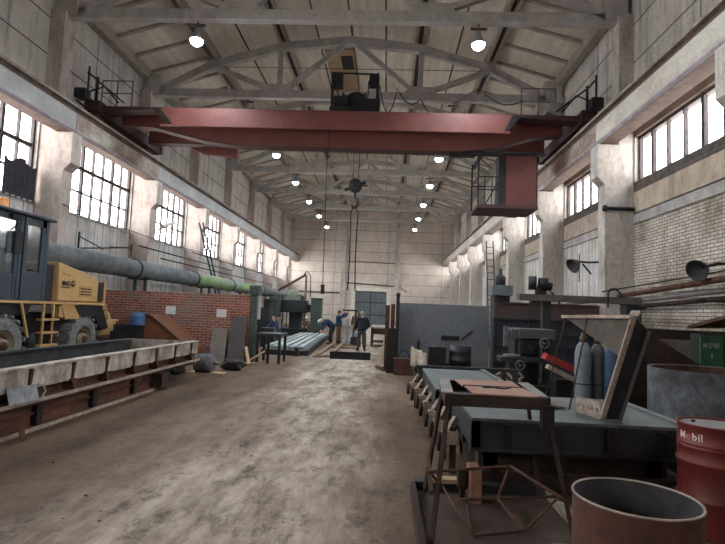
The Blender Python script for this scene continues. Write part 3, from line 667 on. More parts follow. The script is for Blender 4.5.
MB().box(-9.7, -8.95, 12.5, 15.0, .5, 1.35).box(-9.6, -9.0, 10.2, 12.4, .5, 1.1).box(-9.5,-9.1,12.2,12.7,.55,.95).build('frame', black_steel, lt)
# cab
cz0, cz1 = 1.72, 3.66; cx0, cx1, cy0, cy1 = -9.85, -8.45, 10.55, 12.25
c = MB()
for x, y in ((cx1,cy0),(cx1,11.35),(cx1,11.5),(cx1,cy1),(cx0,cy0),(cx0,cy1)):
    c.box(x-.04, x+.04, y-.05, y+.05, cz0, cz1)
c.box(cx1-.04, cx1+.03, 11.45, cy1, cz0, 2.38).box(cx1-.04, cx1+.03, 11.45, 11.56, 2.38, cz1).box(cx1-.04, cx1+.03, 12.06, cy1, 2.38, cz1).box(cx1-.04, cx1+.03, 11.45, cy1, 3.48, cz1).box(cx1-.04, cx1+.03, 11.2, 11.42, cz0, cz1)
c.box(cx1-.04, cx1+.02, cy0, 11.4, cz0, 2.3).box(cx1-.04, cx1+.02, cy0, 11.4, 3.5, cz1)
c.box(cx0, cx1, cy1-.03, cy1+.03, cz0, 2.3).box(cx0-.03, cx0+.03, cy0, cy1, cz0, 2.3).box(cx0, cx1, cy0-.03, cy0+.03, cz0, 2.2).box(cx0, cx1, cy0, cy1, cz0-.04, cz0+.02)
cabo = c.build('cab', cab_blue, lt)
MB().box(cx0-.12, cx1+.14, cy0-.15, cy1+.18, cz1, cz1+.07).build('cab_roof', cab_blue, cabo, bevel=.02)
MB().box(cx1-.005, cx1+.005, 11.56, 12.06, 2.38, 3.48).box(cx1-.005, cx1+.005, cy0, 11.35, 2.3, 3.5).box(cx0-.005, cx0+.005, cy0, cy1, 2.3, 3.5).box(cx0, cx1, cy1-.005, cy1+.005, 2.3, 3.5).box(cx0, cx1, cy0-.005, cy0+.005, 2.2, 3.5).build('cab_window', CABGLASS, cabo)
MB().box(-9.4,-8.9,11.0,11.5,1.75,2.2).box(-9.4,-8.9,11.4,11.55,2.1,2.9).build('seat', black_plastic, cabo)
MB().tube([(-9.15,10.75,2.1),(-9.15,10.9,2.5)],.03,6).tube([(-9.15+.2*math.cos(a),10.9+.05*math.sin(a),2.5+.18*math.sin(a)) for a in [2*PI*i/16 for i in range(16)]],.018,6,closed=True).build('steering_wheel', black_plastic, cabo)
MB().box(cx1+.03, cx1+.12, 11.06, 11.3, 2.75, 3.25).tube([(cx1,11.2,3.4),(cx1+.1,11.18,3.3),(cx1+.08,11.18,3.2)],.02,6).build('mirror', black_plastic, cabo, bevel=.02)
MB().box(cx1+.03, cx1+.06, 11.75, 11.85, 2.4, 2.44).build('door_handle', black_plastic, cabo)
MB().box(cx1-.02,cx1+.1,10.95,11.25,cz1-.14,cz1-.04).build('work_lamp', black_plastic, cabo)
MB().lathe((-8.6,10.95,cz1+.07), [(0,0),(.12,0),(.12,.04),(.1,.05),(.1,.2),(.08,.24),(0,.25)], 16).build('beacon', amber, lt, label='amber rotating beacon')
# hood
hx0, hx1 = -9.75, -8.42
hood = MB().prism([(12.86,1.72),(12.8,2.72),(14.6,2.42),(14.7,2.32),(14.7,1.72)], 0, hx0, hx1).build('hood', yellow, lt, bevel=.03)
MB().box(hx1-.02, hx1+.012, 13.75, 14.35, 1.85, 2.15).build('hood_grille', mat('hood_panel', (196,160,104), (176,142,92), 3, .6), hood)
for i in range(3): MB().box(hx1+.012, hx1+.018, 13.8, 14.3, 1.9+.08*i, 1.93+.08*i).build('grille_slot', rust_dark, hood)
lettering('BNG', .17, 'hood_lettering', black_letter, hood, lambda a, u, o: (hx1+.006+o, 13.13+a, 2.13+u))
MB().box(hx1+.004, hx1+.012, 12.93, 13.3, 2.065, 2.09).cyl((hx1+.004,13.44,2.19),(hx1+.014,13.44,2.19),.085,n=20).build('hood_emblem', black_letter, hood)
MB().cyl((hx1+.01,13.44,2.2),(hx1+.018,13.44,2.2),.04,n=16).build('emblem_centre', yellow, hood)
MB().box(hx1+.003, hx1+.009, 12.95, 13.12, 2.42, 2.435).box(hx1+.003, hx1+.009, 13.15, 13.3, 2.4, 2.415).build('model_strip', rust_dark, hood)
MB().box(-9.85, -8.5, 12.27, 12.72, 1.6, 2.62).build('air_box', black_plastic, lt)
MB().box(hx0, hx1+.02, 14.66, 14.98, 1.75, 2.3).build('radiator_guard', rust_dark, lt)
MB().box(hx1-.02, hx1+.04, 14.92, 15.02, 1.5, 2.32).box(hx0, hx0+.06, 14.92, 15.02, 1.5, 2.32).build('guard_post', yellow, lt)
# platform, fenders, steps
MB().box(-10.2, -8.35, 10.5, 14.95, 1.64, 1.7).build('platform', yellow, lt)
MB().prism([(13.0,1.64),(13.7,1.64),(13.95,1.25),(13.2,1.25)], 0, -8.5, -8.4).box(-8.55,-8.42,12.95,13.6,1.3,1.6).build('side_cover', yellow, lt)
MB().prism([(13.55,1.62),(14.9,1.62),(15.3,.95),(14.9,.9),(14.55,1.3),(13.85,1.3)], 0, -8.95, -8.38).build('rear_fender', black_plastic, lt)
MB().prism([(10.4,1.62),(11.9,1.62),(11.75,1.36),(10.5,1.36)], 0, -8.95, -8.42).build('front_fender', black_plastic, lt)
st = MB()
for y in (12.25, 12.62): st.bar((-8.36,y,.55),(-8.36,y,1.66),.045)
for z in (.62,.93,1.25): st.box(-8.46,-8.3,12.15,12.8,z-.025,z+.025)
st.build('step_ladder', yellow, lt)
MB().bar((-8.36,11.45,1.66),(-8.36,11.75,.85),.05).build('grab_rail', yellow, lt); MB().bar((-8.36,15.0,1.66),(-8.36,15.2,1.2),.04).build('fender_stay', yellow, lt)
MB().lathe((-8.75,12.2,.72), [(0,0),(.2,0),(.22,.04),(.22,.3),(0,.32)], 18, (1,0,0)).build('fuel_tank', black_plastic, lt)
cw = MB().prism([(15.0,.72),(15.0,1.2),(15.3,1.22),(16.05,1.2),(16.15,1.0),(16.15,.72)], 0, -10.05, -8.45).build('counterweight', yellow, lt, bevel=.04)
MB().prism([(15.2,1.18),(15.25,1.42),(15.4,1.46),(15.55,1.4),(15.62,1.18)], 0, -8.6, -8.5).build('lifting_eye', yellow, cw)
MB().box(-8.44,-8.42,15.85,15.92,.95,1.15).box(-8.44,-8.42,16.0,16.06,.95,1.15).build('warning_stripe', black_letter, cw)
MB().tube([(-9.2,13.2,2.6),(-9.2,13.2,3.0)],.05,10).build('exhaust', rust_dark, lt)
for x in (-8.85,-9.7): MB().prism([(10.6,1.35),(10.2,1.45),(8.9,.5),(8.9,.3),(9.15,.35),(10.3,1.2)], 0, x-.06, x+.06).build('lift_arm', yellow, lt)
MB().prism([(9.0,.08),(9.0,1.05),(8.7,1.1),(8.6,.5),(7.95,.05),(7.95,.0),(8.7,.0)], 0, -10.4, -8.2).build('bucket', rust, lt)

# duct along the loader-side wall
dt = thing('wall_duct', 'large grey wrapped duct running along the wall behind the loader', 'duct', (-9.3, 30, 2.65))
dz, rr_ = 2.98, .34
dg = MB(); 
def ring_pts(y0, y1, n, amp=.006): return [(-9.3, y0+(y1-y0)*i/n, dz) for i in range(n+1)]
dg.tube(ring_pts(12.95, 24.2, 30), [rr_+random.uniform(-.008,.008) for _ in range(31)], 28)
dg.build('duct_pipe', pipe_m, dt)
MB().tube(ring_pts(24.2, 37.5, 20), [rr_+random.uniform(-.008,.008) for _ in range(21)], 28).build('duct_pipe', pipe_green_glow, dt, label='stretch of duct with green light painted on')
MB().tube(ring_pts(37.5, 55, 10), rr_*.95, 24).build('duct_pipe', pipe_m, dt)
for y in (18.4, 24.2, 30, 37.5): MB().lathe((-9.3,y-.05,dz), [(rr_,0),(rr_+.035,0),(rr_+.035,.1),(rr_,.1)], 28, (0,1,0)).build('band', dark_metal, dt)
for y in (19.0, 26, 33, 40, 47): MB().bar((-9.5,y,0),(-9.5,y,2.75),.1).bar((-9.1,y,0),(-9.1,y,2.75),.1).bar((-9.75,y,2.66),(-8.85,y,2.66),.1).build('support', machine_green, dt)

# red brick partition with papers
struct('wall_partition', MB().box(XL+.001, -4.4, 16.5, 16.78, 0, 2.14), red_brick)
for x, z, lab in ((-7.0, 1.55, 'white paper notice on the brick partition, above the rusty hopper'), (-5.32, 1.52, 'white paper notice on the brick partition, above the grey board')):
    MB().box(x-.16, x+.16, 16.485, 16.498, z-.13, z+.13).build('paper_notice', paper, label=lab, cat='notice')
MB().slab([(-4.98,16.2,0),(-4.45,16.18,0),(-4.45,16.44,1.42),(-4.95,16.44,1.44)], (0,.03,0)).build('leaning_board', mat('dark_grey_board', (92,86,88), (76,72,74), 2, .8), label='tall dark grey board leaning on the end of the brick partition', cat='board')
MB().slab([(-5.6,16.3,.0),(-5.08,16.3,.0),(-5.08,16.44,1.02),(-5.55,16.44,1.05)], (0,.03,0)).build('cement_board', mat('cement_sheet', (146,140,134), (124,118,112), 2, .9), label='pale cement sheet leaning low on the brick partition', cat='board')
MB().box(-4.34,-4.18,16.45,16.65,0,2.15).box(-4.42,-4.1,16.4,16.7,2.15,2.45).build('steel_post', machine_green, label='green steel post with dark box at the end of the brick partition', cat='post')
bt = thing('steel_trestle', 'dark narrow steel bench just past the brick partition', 'bench', (-3.9, 16.6, 0))
MB().box(-4.1,-3.3,16.3,17.3,.86,.94).build('bench_top', dark_metal, bt)
for x, y in ((-4.05,16.35),(-3.35,16.35),(-4.05,17.25),(-3.35,17.25),(-3.7,16.35)): MB().box(x-.04,x+.04,y-.04,y+.04,0,.86).build('leg', black_steel, bt)
for i, (a, b, l) in enumerate((((-4.3,15.9,.03),(-3.75,16.1,.4),'pale batten propped against the dark bench'),((-4.6,15.7,.03),(-3.9,15.95,.03),'pale batten flat on the floor before the grey board'),((-4.1,15.6,.03),(-4.35,16.1,.5),'pale batten leaning on the green post'))):
    MB().bar(a, b, .09, .04).build('timber_batten', wood_pale, label=l, cat='batten')
# rusty hopper against the partition
hp = thing('rusty_hopper', 'rust-brown wedge-shaped steel hopper in front of the brick partition', 'hopper', (-6.5, 15.4, 0))
MB().prism([(-7.0,0),(-7.0,1.42),(-6.8,1.38),(-5.65,.5),(-5.65,0)], 1, 14.75, 15.9).build('sloped_body', rust_bright, hp)
MB().box(-8.1,-7.0,14.9,15.9,.0,.9).box(-7.95,-7.0,14.8,14.9,0,1.1).build('side_bin', dark_metal, hp)
MB().bar((-7.0,14.73,1.42),(-6.8,14.73,1.38),.05).bar((-6.8,14.73,1.38),(-5.65,14.73,.5),.05).build('lip', rust, hp)
MB().lathe((-7.9,16.2,0), [(0,0),(.27,0),(.27,.5),(.28,.52),(.27,.55),(.27,1.3),(.2,1.42),(0,1.45)], 20).build('blue_tank', blue_plastic, label='blue tank standing between the loader and the brick partition', cat='tank')

# fittings on the loader-side wall
MB().bar((-10.15,16.32,3.4),(-10.15,16.32,4.0),.05).bar((-10.15,16.32,3.45),(-10.15,19.8,3.9),.05).bar((-10.15,16.32,3.85),(-10.15,17.8,3.6),.03).bar((-10.15,19.8,3.55),(-10.15,19.8,4.05),.04).bar((-10.15,16.32,3.45),(-10.9,16.32,3.45),.04).bar((-10.15,19.8,3.9),(-10.9,19.8,3.9),.04).bar((-10.9,16.32,3.45),(-11.04,16.32,3.45),.04).bar((-10.9,19.8,3.9),(-11.04,19.8,3.9),.04).build('wall_bracket', black_steel, label='dark angle-iron bracket frame on the wall above the duct', cat='bracket')
tl = thing('tube_lamp', 'white tubular lamp on an arm in front of a loader-side window', 'wall lamp', (-9.9, 22.5, 5.2))
MB().tube([(-9.9,21.9,5.1),(-9.9,23.1,5.5)],.08,12).build('tube', mat('lamp_white', (222,220,216), (206,204,200), 4, .5), tl)
MB().tube([(-9.9,22.2,5.1),(-10.2,21.9,4.95),(-10.21,21.75,4.9)],.03,6).build('arm', steel_rail, tl)
m = MB(); N_ = 16
for i in range(N_):
    a, b = i/N_, (i+1)/N_
    za, zb_ = 5.62-.1*math.sin(a*9), 5.62-.1*math.sin(b*9)
    m.slab([(-11.02+.04*math.sin(i*2.1),13.9+1.3*a,4.7),(-11.02+.04*math.sin(i*2.1+2.1),13.9+1.3*b,4.7),(-11.02+.03*math.sin(i*2.1+2.1),13.9+1.3*b,zb_+.2),(-11.02+.03*math.sin(i*2.1),13.9+1.3*a,za+.2)], (.012,0,0))
m.build('window_cloth', curtain_m, label='dark cloth hung over the lower panes of the window behind the loader cab', cat='curtain')
def ladder(name, a, b, w, n, m, label):
    a, b = Vector(a), Vector(b); d = (b-a); s = Vector(w)
    t = thing(name, label, 'ladder', tuple(a))
    MB().bar(a-s/2, b-s/2, .06).build('rail', m, t); MB().bar(a+s/2, b+s/2, .06).build('rail', m, t)
    for i in range(1, n):
        q = a+d*i/n; MB().bar(q-s/2, q+s/2, .04).build('rung', m, t)
ladder('steel_ladder', (-9.05,29.4,0), (-9.75,26.0,6.0), (.0,.5,.1), 14, dark_metal, 'dark steel ladder leaning up to the windows on the loader side')
ladder('steel_ladder', (5.85,28.6,0), (5.95,30.6,6.2), (.4,0,0), 16, dark_metal, 'dark steel ladder standing against the brick-side columns past the crane cab')
for i, (zz_, y0_, y1_) in enumerate(((4.05,20.3,33.0),(3.75,22.4,45.0),(4.45,26.0,50.0))):
    MB().tube([(-10.12,y0_,zz_),(-10.12,y1_,zz_)], .03, 6).build('wall_pipe', black_steel, label='thin dark pipe on the loader-side columns, %s' % ['lower middle one, ending nearest','lowest of the three','uppermost of the three'][i], cat='pipe', group='thin pipes on the loader side')
MB().tube(cat_pts((-10.15,15.3,4.7),(-10.15,27.5,4.6),.12,16)+[(-10.15,40,4.55)], .015, 5).build('wall_cable', cable_m, label='thin black cable strung along the columns on the loader side', cat='cable')

# ---------------------------------------------------------------- brick side: steel plates, panels, machines
# upright grey sheet on props
gs = thing('steel_sheet', 'large grey steel sheet standing upright across the brick side of the hall', 'steel sheet', (1.75, 16.1, 0))
MB().box(.36, 3.14, 15.97, 16.03, .0, 2.07).build('sheet', grey_sheet, gs)
for x in (.8, 2.6): MB().bar((x,16.06,1.6),(x,17.0,.02),.08).build('prop', rust_dark, gs)
MB().box(.98,1.06,15.93,15.97,.45,.95).build('bracket', rust_dark, gs)
MB().box(1.7,2.25,15.945,15.965,.98,1.12).bar((2.3,15.955,1.0),(2.65,15.955,1.3),.05,.02,(0,1,0)).build('weld_patch', black_steel, gs)
# steel posts at its end
for i, (x, h, wd, l) in enumerate(((.04,1.98,.13,'rusty square steel post, shortest beside the grey sheet'),(.2,2.02,.12,'rusty square steel post in the middle of the trio beside the grey sheet'),(.34,2.25,.1,'dark steel post with a bolt head touching the edge of the grey sheet'))):
    m = MB().box(x-wd/2, x+wd/2, 15.7-.1*i, 15.82-.1*i, 0, h)
    if i == 2: m.ball((x,15.55,h+.05),.07)
    m.box(x-wd/2-.05, x+wd/2+.05, 15.62-.1*i, 15.86-.1*i, 0, .05)
    m.build('steel_post', rust if i < 2 else rust_dark, label=l, cat='post')
MB().box(.05,.36,15.2,15.4,.0,1.3).box(.08,.34,15.12,15.2,.3,.9).build('switch_cabinet', black_steel, label='narrow black cabinet at the foot of the rusty posts', cat='cabinet')
MB().box(.27,.92,14.8,15.1,.0,.46).box(.25,.94,14.78,15.12,.42,.47).build('rusty_box', rust, label='low rusty steel box in front of the grey sheet', cat='box')
MB().tube([(.4+.15*math.cos(a)+.15,15.0,.475+.22*math.sin(a)) for a in [PI*i/10 for i in range(11)]],.02,6).build('cable_coil', cable_m, label='black cable loop standing on the low rusty box', cat='cable')
# row of stacked dark panels beside the sheet
zz = [0, .45, .92, 1.28, 1.72, 2.2]
for i in range(5):
    a, b = zz[i], zz[i+1]
    m = MB().box(3.16, 6.2, 15.4, 15.6, a+.015, b-.015).box(3.16,6.2,15.34,15.66,a,a+.03).box(3.16,6.2,15.34,15.66,b-.03,b)
    for x in (3.2, 4.2, 5.2, 6.16): m.box(x-.03, x+.03, 15.34, 15.4, a, b)
    m.build('formwork_panel', brown_panel if i == 4 else dark_panel, label=('brown-primed panel with a red patch, topmost of the stack beside the grey sheet' if i == 4 else 'dark blue steel panel, %s from the floor in the stack beside the grey sheet' % ORD[i]), cat='steel panel', group='steel panels stacked on edge')
# grey-brown portal in front
pf = thing('steel_portal', 'grey-brown steel portal beam with a dark post, in front of the dark panels', 'steel frame', (4.9, 13.2, 0))
MB().box(3.3, 6.28, 13.0, 13.35, 2.2, 2.36).build('lintel_beam', lintel_m, pf)
MB().box(5.9, 6.26, 13.0, 13.35, 0, 2.2).build('upright', dark_metal, pf)
MB().box(3.9, 4.1, 13.1, 13.3, 0, 2.2).build('upright', dark_metal, pf)
MB().tube([(5.45,13.0,2.1),(5.45,13.0,2.45),(5.5,13.0,2.55),(5.62,13.0,2.57),(5.74,13.0,2.47),(5.79,13.0,2.37)],.022,6).build('lifting_loop', black_steel, pf)
# pump and control box on the panel stack
pu = thing('pump_unit', 'black twin-cylinder motor unit standing on top of the panel stack', 'motor', (4.5, 15.5, 2.21))
MB().box(4.25,4.75,15.35,15.65,2.2,2.28).box(4.4,4.68,15.38,15.62,2.28,2.65).build('base', black_steel, pu)
MB().cyl((4.3,15.5,2.6),(4.3,15.5,3.0),.12).build('cylinder', dark_metal, pu)
MB().cyl((4.58,15.5,2.6),(4.62,15.5,2.95),.15).cyl((4.6,15.5,2.75),(4.85,15.5,2.7),.13).build('cylinder', black_steel, pu)
MB().tube([(4.85,15.5,2.55),(5.05,15.5,2.35),(5.1,15.5,2.21)],.03,6).build('outlet_pipe', black_steel, pu)
dm = thing('drilling_head', 'grey control head of a drilling machine behind the panel stack', 'machine', (3.6, 16.5, 0))
MB().box(3.35,3.85,16.3,16.9,0,2.2).build('column', dark_green, dm)
MB().box(3.28,3.92,16.25,16.95,2.42,2.75).build('head', mat('grey_machine', (112,122,124), (88,98,100), 4, .6), dm, bevel=.02)
MB().box(3.36,3.84,16.32,16.9,2.2,2.42).bar((3.42,16.25,2.0),(3.42,16.25,2.44),.05).bar((3.76,16.25,2.0),(3.76,16.25,2.44),.05).build('neck', black_steel, dm)
MB().cyl((3.6,16.6,2.75),(3.6,16.6,3.3),.06).lathe((3.6,16.6,2.75),[(0,0),(.16,0),(.17,.25),(.12,.33),(0,.35)],16).build('motor', dark_metal, dm)

# things before the sheet
dr_ = thing('black_drum', 'short black steel drum in front of the grey sheet', 'drum', (1.95, 13.6, .42))
pl = MB().box(.75, 2.7, 13.2, 14.2, .3, .42)
for x in (.85, 1.4, 1.95, 2.5): pl.box(x-.06, x+.06, 13.25, 14.15, 0, .3)
pl.build('steel_stand', dark_metal, label='low steel stand under the black drum and the dark box', cat='stand')
MB().lathe((1.95,13.6,.42), [(0,.02),(.27,.02),(.28,0),(.28,.18),(.29,.2),(.28,.22),(.28,.38),(.29,.4),(.28,.42),(.28,.56),(.27,.57),(.26,.54),(0,.54)], 28).build('drum_shell', mat('drum_black', (48,50,58), (34,36,42), 4, .5), dr_)
MB().cyl((2.08,13.5,.955),(2.08,13.5,.985),.03,n=10).build('bung', black_steel, dr_)
MB().box(1.12,1.56,13.35,13.7,.42,.93).box(1.56,1.7,13.45,13.6,.42,.52).build('dark_box', black_steel, label='dark square steel box beside the black drum', cat='box', bevel=.01)
rn = random.Random(4); b = MB(); G = 9
vs = [(.68+.4*i/G, 13.42+.3*j/3+rn.uniform(-.02,.02), .45+(.44*(1-.35*(i/G))*(1 if j in (1,2) else .25))+rn.uniform(-.05,.05)) for j in range(4) for i in range(G+1)]
vs += [(x, y, .42) for x, y, z in vs]
n = G+1; T = 4*n; fs = []
for j in range(3):
    for i in range(G): fs += [(j*n+i, j*n+i+1, (j+1)*n+i+1, (j+1)*n+i), (T+(j+1)*n+i, T+(j+1)*n+i+1, T+j*n+i+1, T+j*n+i)]
for i in range(G): fs += [(i, T+i, T+i+1, i+1), (3*n+i+1, T+3*n+i+1, T+3*n+i, 3*n+i)]
for j in range(3): fs += [((j+1)*n, T+(j+1)*n, T+j*n, j*n), (j*n+G, T+j*n+G, T+(j+1)*n+G, (j+1)*n+G)]
b.add(vs, fs).build('crumpled_sack', mat('cream_sack', (214,204,186), (184,172,152), 6, .95), label='crumpled cream sack on the low stand beside the dark box', cat='sack')

# steel plate tables
def plate_table(lab, x0, x1, y0, y1, zt, legs, rib=0):
    t = thing('plate_table', lab, 'mould table', ((x0+x1)/2, (y0+y1)/2, 0), 'steel plate tables')
    MB().box(x0, x1, y0, y1, zt-.03, zt).build('table_plate', blue_plate, t)
    f = MB().box(x0+.0, x1, y0+.0, y0+.08, zt-.3, zt-.03).box(x0, x1, y1-.08, y1, zt-.3, zt-.03).box(x0, x0+.08, y0, y1, zt-.3, zt-.03).box(x1-.08, x1, y0, y1, zt-.3, zt-.03)
    f.box(x0-.02, x1, y0-.03, y0+.1, zt-.32, zt-.29).build('edge_frame', dark_metal, t)
    for x, y in legs: MB().box(x-.1, x+.1, y-.1, y+.1, 0, zt-.3).build('leg', rust_dark, t)
    MB().box(x0+.15, x1-.15, y0+.2, y0+.4, .08, zt-.3).build('cross_beam', rust_dark, t)
    MB().box(x1-.06, x1+.02, y0, y1, zt, zt+.03).build('edge_strip', chrome, t)
    return t
ta = plate_table('worn blue-grey plate table, farther one, behind the rusty trestle', .72, 1.86, 7.25, 9.9, .74, [(.95,7.5),(1.6,7.5),(.95,9.6),(1.6,9.6)])
tb = plate_table('worn blue-grey plate table, nearer one, with a thick dark edge beside the rusty trestle', .9, 3.0, 5.3, 6.95, .75, [(1.1,5.6),(2.8,5.6),(1.1,6.7),(2.8,6.7)])
for i in range(7): MB().box(1.2+.25*i, 1.28+.25*i, 5.262, 5.3, .48, .7).build('edge_rib', black_steel, tb) if i % 2 == 0 else None
MB().box(1.0, 3.1, 5.45, 6.8, .03, .2).build('lower_beam', rust_dark, tb)
# toothed rail at the far end
rl = MB().box(.62, 2.6, 10.2, 10.3, .46, .52).box(.62, 2.6, 10.2, 10.3, .7, .76)
for i in range(9): rl.box(.66+.23*i, .74+.23*i, 10.18, 10.32, .5, .74)
for x in (.8, 1.6, 2.4): rl.box(x-.05, x+.05, 10.15, 10.35, 0, .5)
rl.build('ribbed_rail', dark_metal, label='dark ribbed rail across the far end of the plate tables', cat='rail')
# row of clamps along the aisle edge
for i, (x, y) in enumerate(((.52,9.95),(.56,9.25),(.6,8.5),(.62,7.9),(.64,7.2),(.66,6.6),(.7,6.0))):
    cl = thing('screw_clamp', 'rusty screw clamp on the aisle edge of the plate tables, %s from the far end' % ORD[i], 'clamp', (x, y, 0), 'screw clamps along the plate tables')
    MB().bar((x+.1,y,0),(x+.1,y,.5),.07).build('post', rust_dark, cl)
    MB().box(x-.02,x+.16,y-.07,y+.07,.32,.46).bar((x+.05,y,.46),(x+.14,y+.05,.6),.06).build('jaw', pale_edge, cl)
    MB().lathe((x-.08,y,.34), [(.04,0),(.1,0),(.11,.02),(.1,.05),(.04,.05)], 14, (1,0,0)).cyl((x-.08,y,.34),(x+.02,y,.36),.03).build('screw', rust_dark, cl)
MB().box(.84,.95,5.0,5.26,.0,.33).build('concrete_block', conc_block, label='pinkish concrete block under the corner of the nearer plate table', cat='block', bevel=.012)
MB().box(.74,.83,5.08,5.2,.12,.3).box(.76,.81,5.1,5.18,0,.12).build('concrete_block', rust_dark, label='small dark block beside the pinkish concrete block', cat='block', bevel=.01)

# rusty trestle in a base tray
st = thing('base_tray', 'rust-brown steel base frame on the floor under the trestle', 'steel frame', (1.0, 4.2, 0))
MB().box(.34, 1.66, 3.0, 5.35, .0, .02).build('floor_plate', mat('rusty_floor_plate', (86,70,60), (62,50,44), 3, .9, 0, .2), st)
MB().box(.34, 1.72, 5.3, 5.42, 0, .1).build('rim', dark_metal, st); MB().box(.30,.35,3.0,5.3,0,.09).build('rim', rust_dark, st)
MB().prism([(1.62,5.3),(1.72,5.3),(1.72,3.0),(1.62,3.0)], 2, 0, .08).build('rim', pale_edge, st)
tt = thing('trestle', 'rusty angle-iron trestle with a red-leaded plate on top, in the foreground', 'trestle', (1.0, 4.75, .02))
A, B_, C, D = (.56,4.5,1.05), (.61,5.4,1.05), (1.45,5.4,1.05), (1.38,4.5,1.05)
fr = MB()
for p, q in ((A,B_),(B_,C),(C,D),(D,A)): fr.bar(p, q, .07, .1)
fr.build('top_frame', rust_dark, tt)
MB().bar((.545,4.5,1.105),(.62,5.4,1.105),.1,.012).build('top_angle', mat('worn_bright_steel', (150,146,142), (112,104,98), 5, .5, .4), tt); MB().bar((1.34,4.5,1.105),(1.42,5.4,1.105),.1,.012).build('top_angle', MATS['worn_bright_steel'], tt)
MB().slab([(.74,4.94,1.1),(1.29,4.94,1.1),(1.31,5.42,1.1),(.72,5.42,1.1)], (0,0,.012)).build('top_sheet', plate_red, tt)
MB().slab([(.76,4.46,1.102),(1.3,4.46,1.102),(1.29,4.92,1.104),(.75,4.92,1.104)], (0,0,.012)).build('top_sheet', plate_red, tt)
MB().box(.74,1.31,4.915,4.945,1.1,1.122).tube([(.9,4.8,1.12),(1.0,4.84,1.125),(1.08,4.78,1.12),(1.16,4.86,1.12)],.008,5).build('cross_strip', black_steel, tt)
for p, q in ((A,(.405,4.11,.02)),(B_,(.44,5.25,.02)),(C,(1.56,5.27,.02)),(D,(1.58,4.42,.02))):
    MB().bar(p, q, .034, .034).build('leg', rust_dark, tt)
MB().bar((.41,4.25,.35),(.47,5.33,.35),.035).build('side_brace', rust, tt)
MB().box(1.33,1.43,4.44,4.52,.85,1.04).build('clamp_lug', black_steel, tt)
rd = MB(); R_ = .013
for a, b in (((.42,4.62,.4),(1.19,4.94,.4)),((1.19,4.94,.4),(1.45,4.2,.36)),((1.45,4.2,.36),(1.6,4.9,.14)),((1.19,4.94,.4),(1.06,4.83,.14)),((.42,4.62,.4),(.6,5.15,.12)),((.6,5.15,.12),(.74,4.23,.05)),((.74,4.23,.05),(1.18,4.37,.05)),((1.18,4.37,.05),(1.63,4.97,.12)),((.7,4.8,.12),(1.63,4.97,.14)),((.77,4.74,.1),(.74,4.23,.05)),((1.06,4.83,.14),(1.18,4.37,.05)),((1.19,4.94,.4),(1.45,4.2,.36))):
    rd.tube([a, b], R_, 6)
rd.build('bent_rod_frame', rust, label='welded frame of bent rusty rods lying inside the trestle legs', cat='rod frame')
MB().box(.5,.78,5.28,5.4,.1,.14).rot(.06,(.64,5.34,.1)).build('wood_block', wood_pale, label='pale wooden block on the rim of the base frame', cat='wood block')

# leaning gusset frame on the nearer plate table
gf = thing('gusset_frame', 'pale-edged triangular steel gusset frame standing on the nearer plate table', 'steel frame', (2.2, 5.9, .78))
MB().bar((2.25,5.5,.76),(2.38,5.1,1.82),.05,.03,(0,1,0)).build('front_flange', pale_edge, gf)
MB().slab([(2.27,5.5,.76),(2.4,5.1,1.82),(2.57,5.2,1.68),(2.45,5.55,.76)], (.02,.03,0)).build('front_web', dark_metal, gf)
MB().bar((2.45,5.55,.76),(2.57,5.2,1.68),.035,.03,(0,1,0)).build('rear_flange', mat('grey_flange', (110,108,108), (84,82,82), 5, .8), gf)
MB().bar((2.38,5.1,1.82),(2.07,6.12,1.80),.09,.035).build('top_flange', pale_edge, gf)
MB().slab([(2.38,5.12,1.8),(2.08,6.1,1.785),(2.325,5.28,1.42)], (.015,.005,0)).build('gusset_web', lintel_m, gf)
MB().bar((2.38,5.1,1.82),(2.43,5.16,1.87),.08,.03).build('corner_tab', pale_edge, gf)
hp_ = MB(); q0, q1 = Vector((2.145,5.9,0)), Vector((2.245,5.52,0)); z0, z1, NH = .755, .93, 5
qd = q1-q0; ql = qd.length; qd = qd/ql; qn = Vector((qd.y, -qd.x, 0))*.012
for i in range(NH):
    hw = ql/NH/2; cm = (i+.5)*ql/NH; zm = (z0+z1)/2; hh = (z1-z0)/2; K = 16
    o_, i_ = [], []
    for k in range(K):
        a = 2*PI*k/K+PI/K; ca, sa = math.cos(a), math.sin(a); s_ = 1/max(abs(ca), abs(sa))
        o_.append(q0+qd*(cm+ca*s_*hw)+Vector((0,0,zm+sa*s_*hh))); i_.append(q0+qd*(cm+ca*.026)+Vector((0,0,zm+sa*.026)))
    for w_ in (0, 1):
        hp_.add([p+qn*w_ for p in o_]+[p+qn*w_ for p in i_], [(k,(k+1)%K,K+(k+1)%K,K+k) for k in range(K)])
    hp_.add(i_+[p+qn for p in i_], [(k,(k+1)%K,K+(k+1)%K,K+k) for k in range(K)])
hp_.build('perforated_base', pale_edge, gf)
MB().tube([(2.08,6.1,1.8),(2.03,6.7,.76)],.008,5).build('tie_wire', rust, gf); MB().tube([(2.19,5.73,1.82),(2.1,6.02,.76)],.01,5).build('tie_wire', rust, gf)
blob('mortar_lump', (1.95,6.1,.755), .1, stone_grey, 'pale mortar lump on the nearer plate table beside the gusset frame', 'mortar lump', 12, sq=(1.4,1,.4))

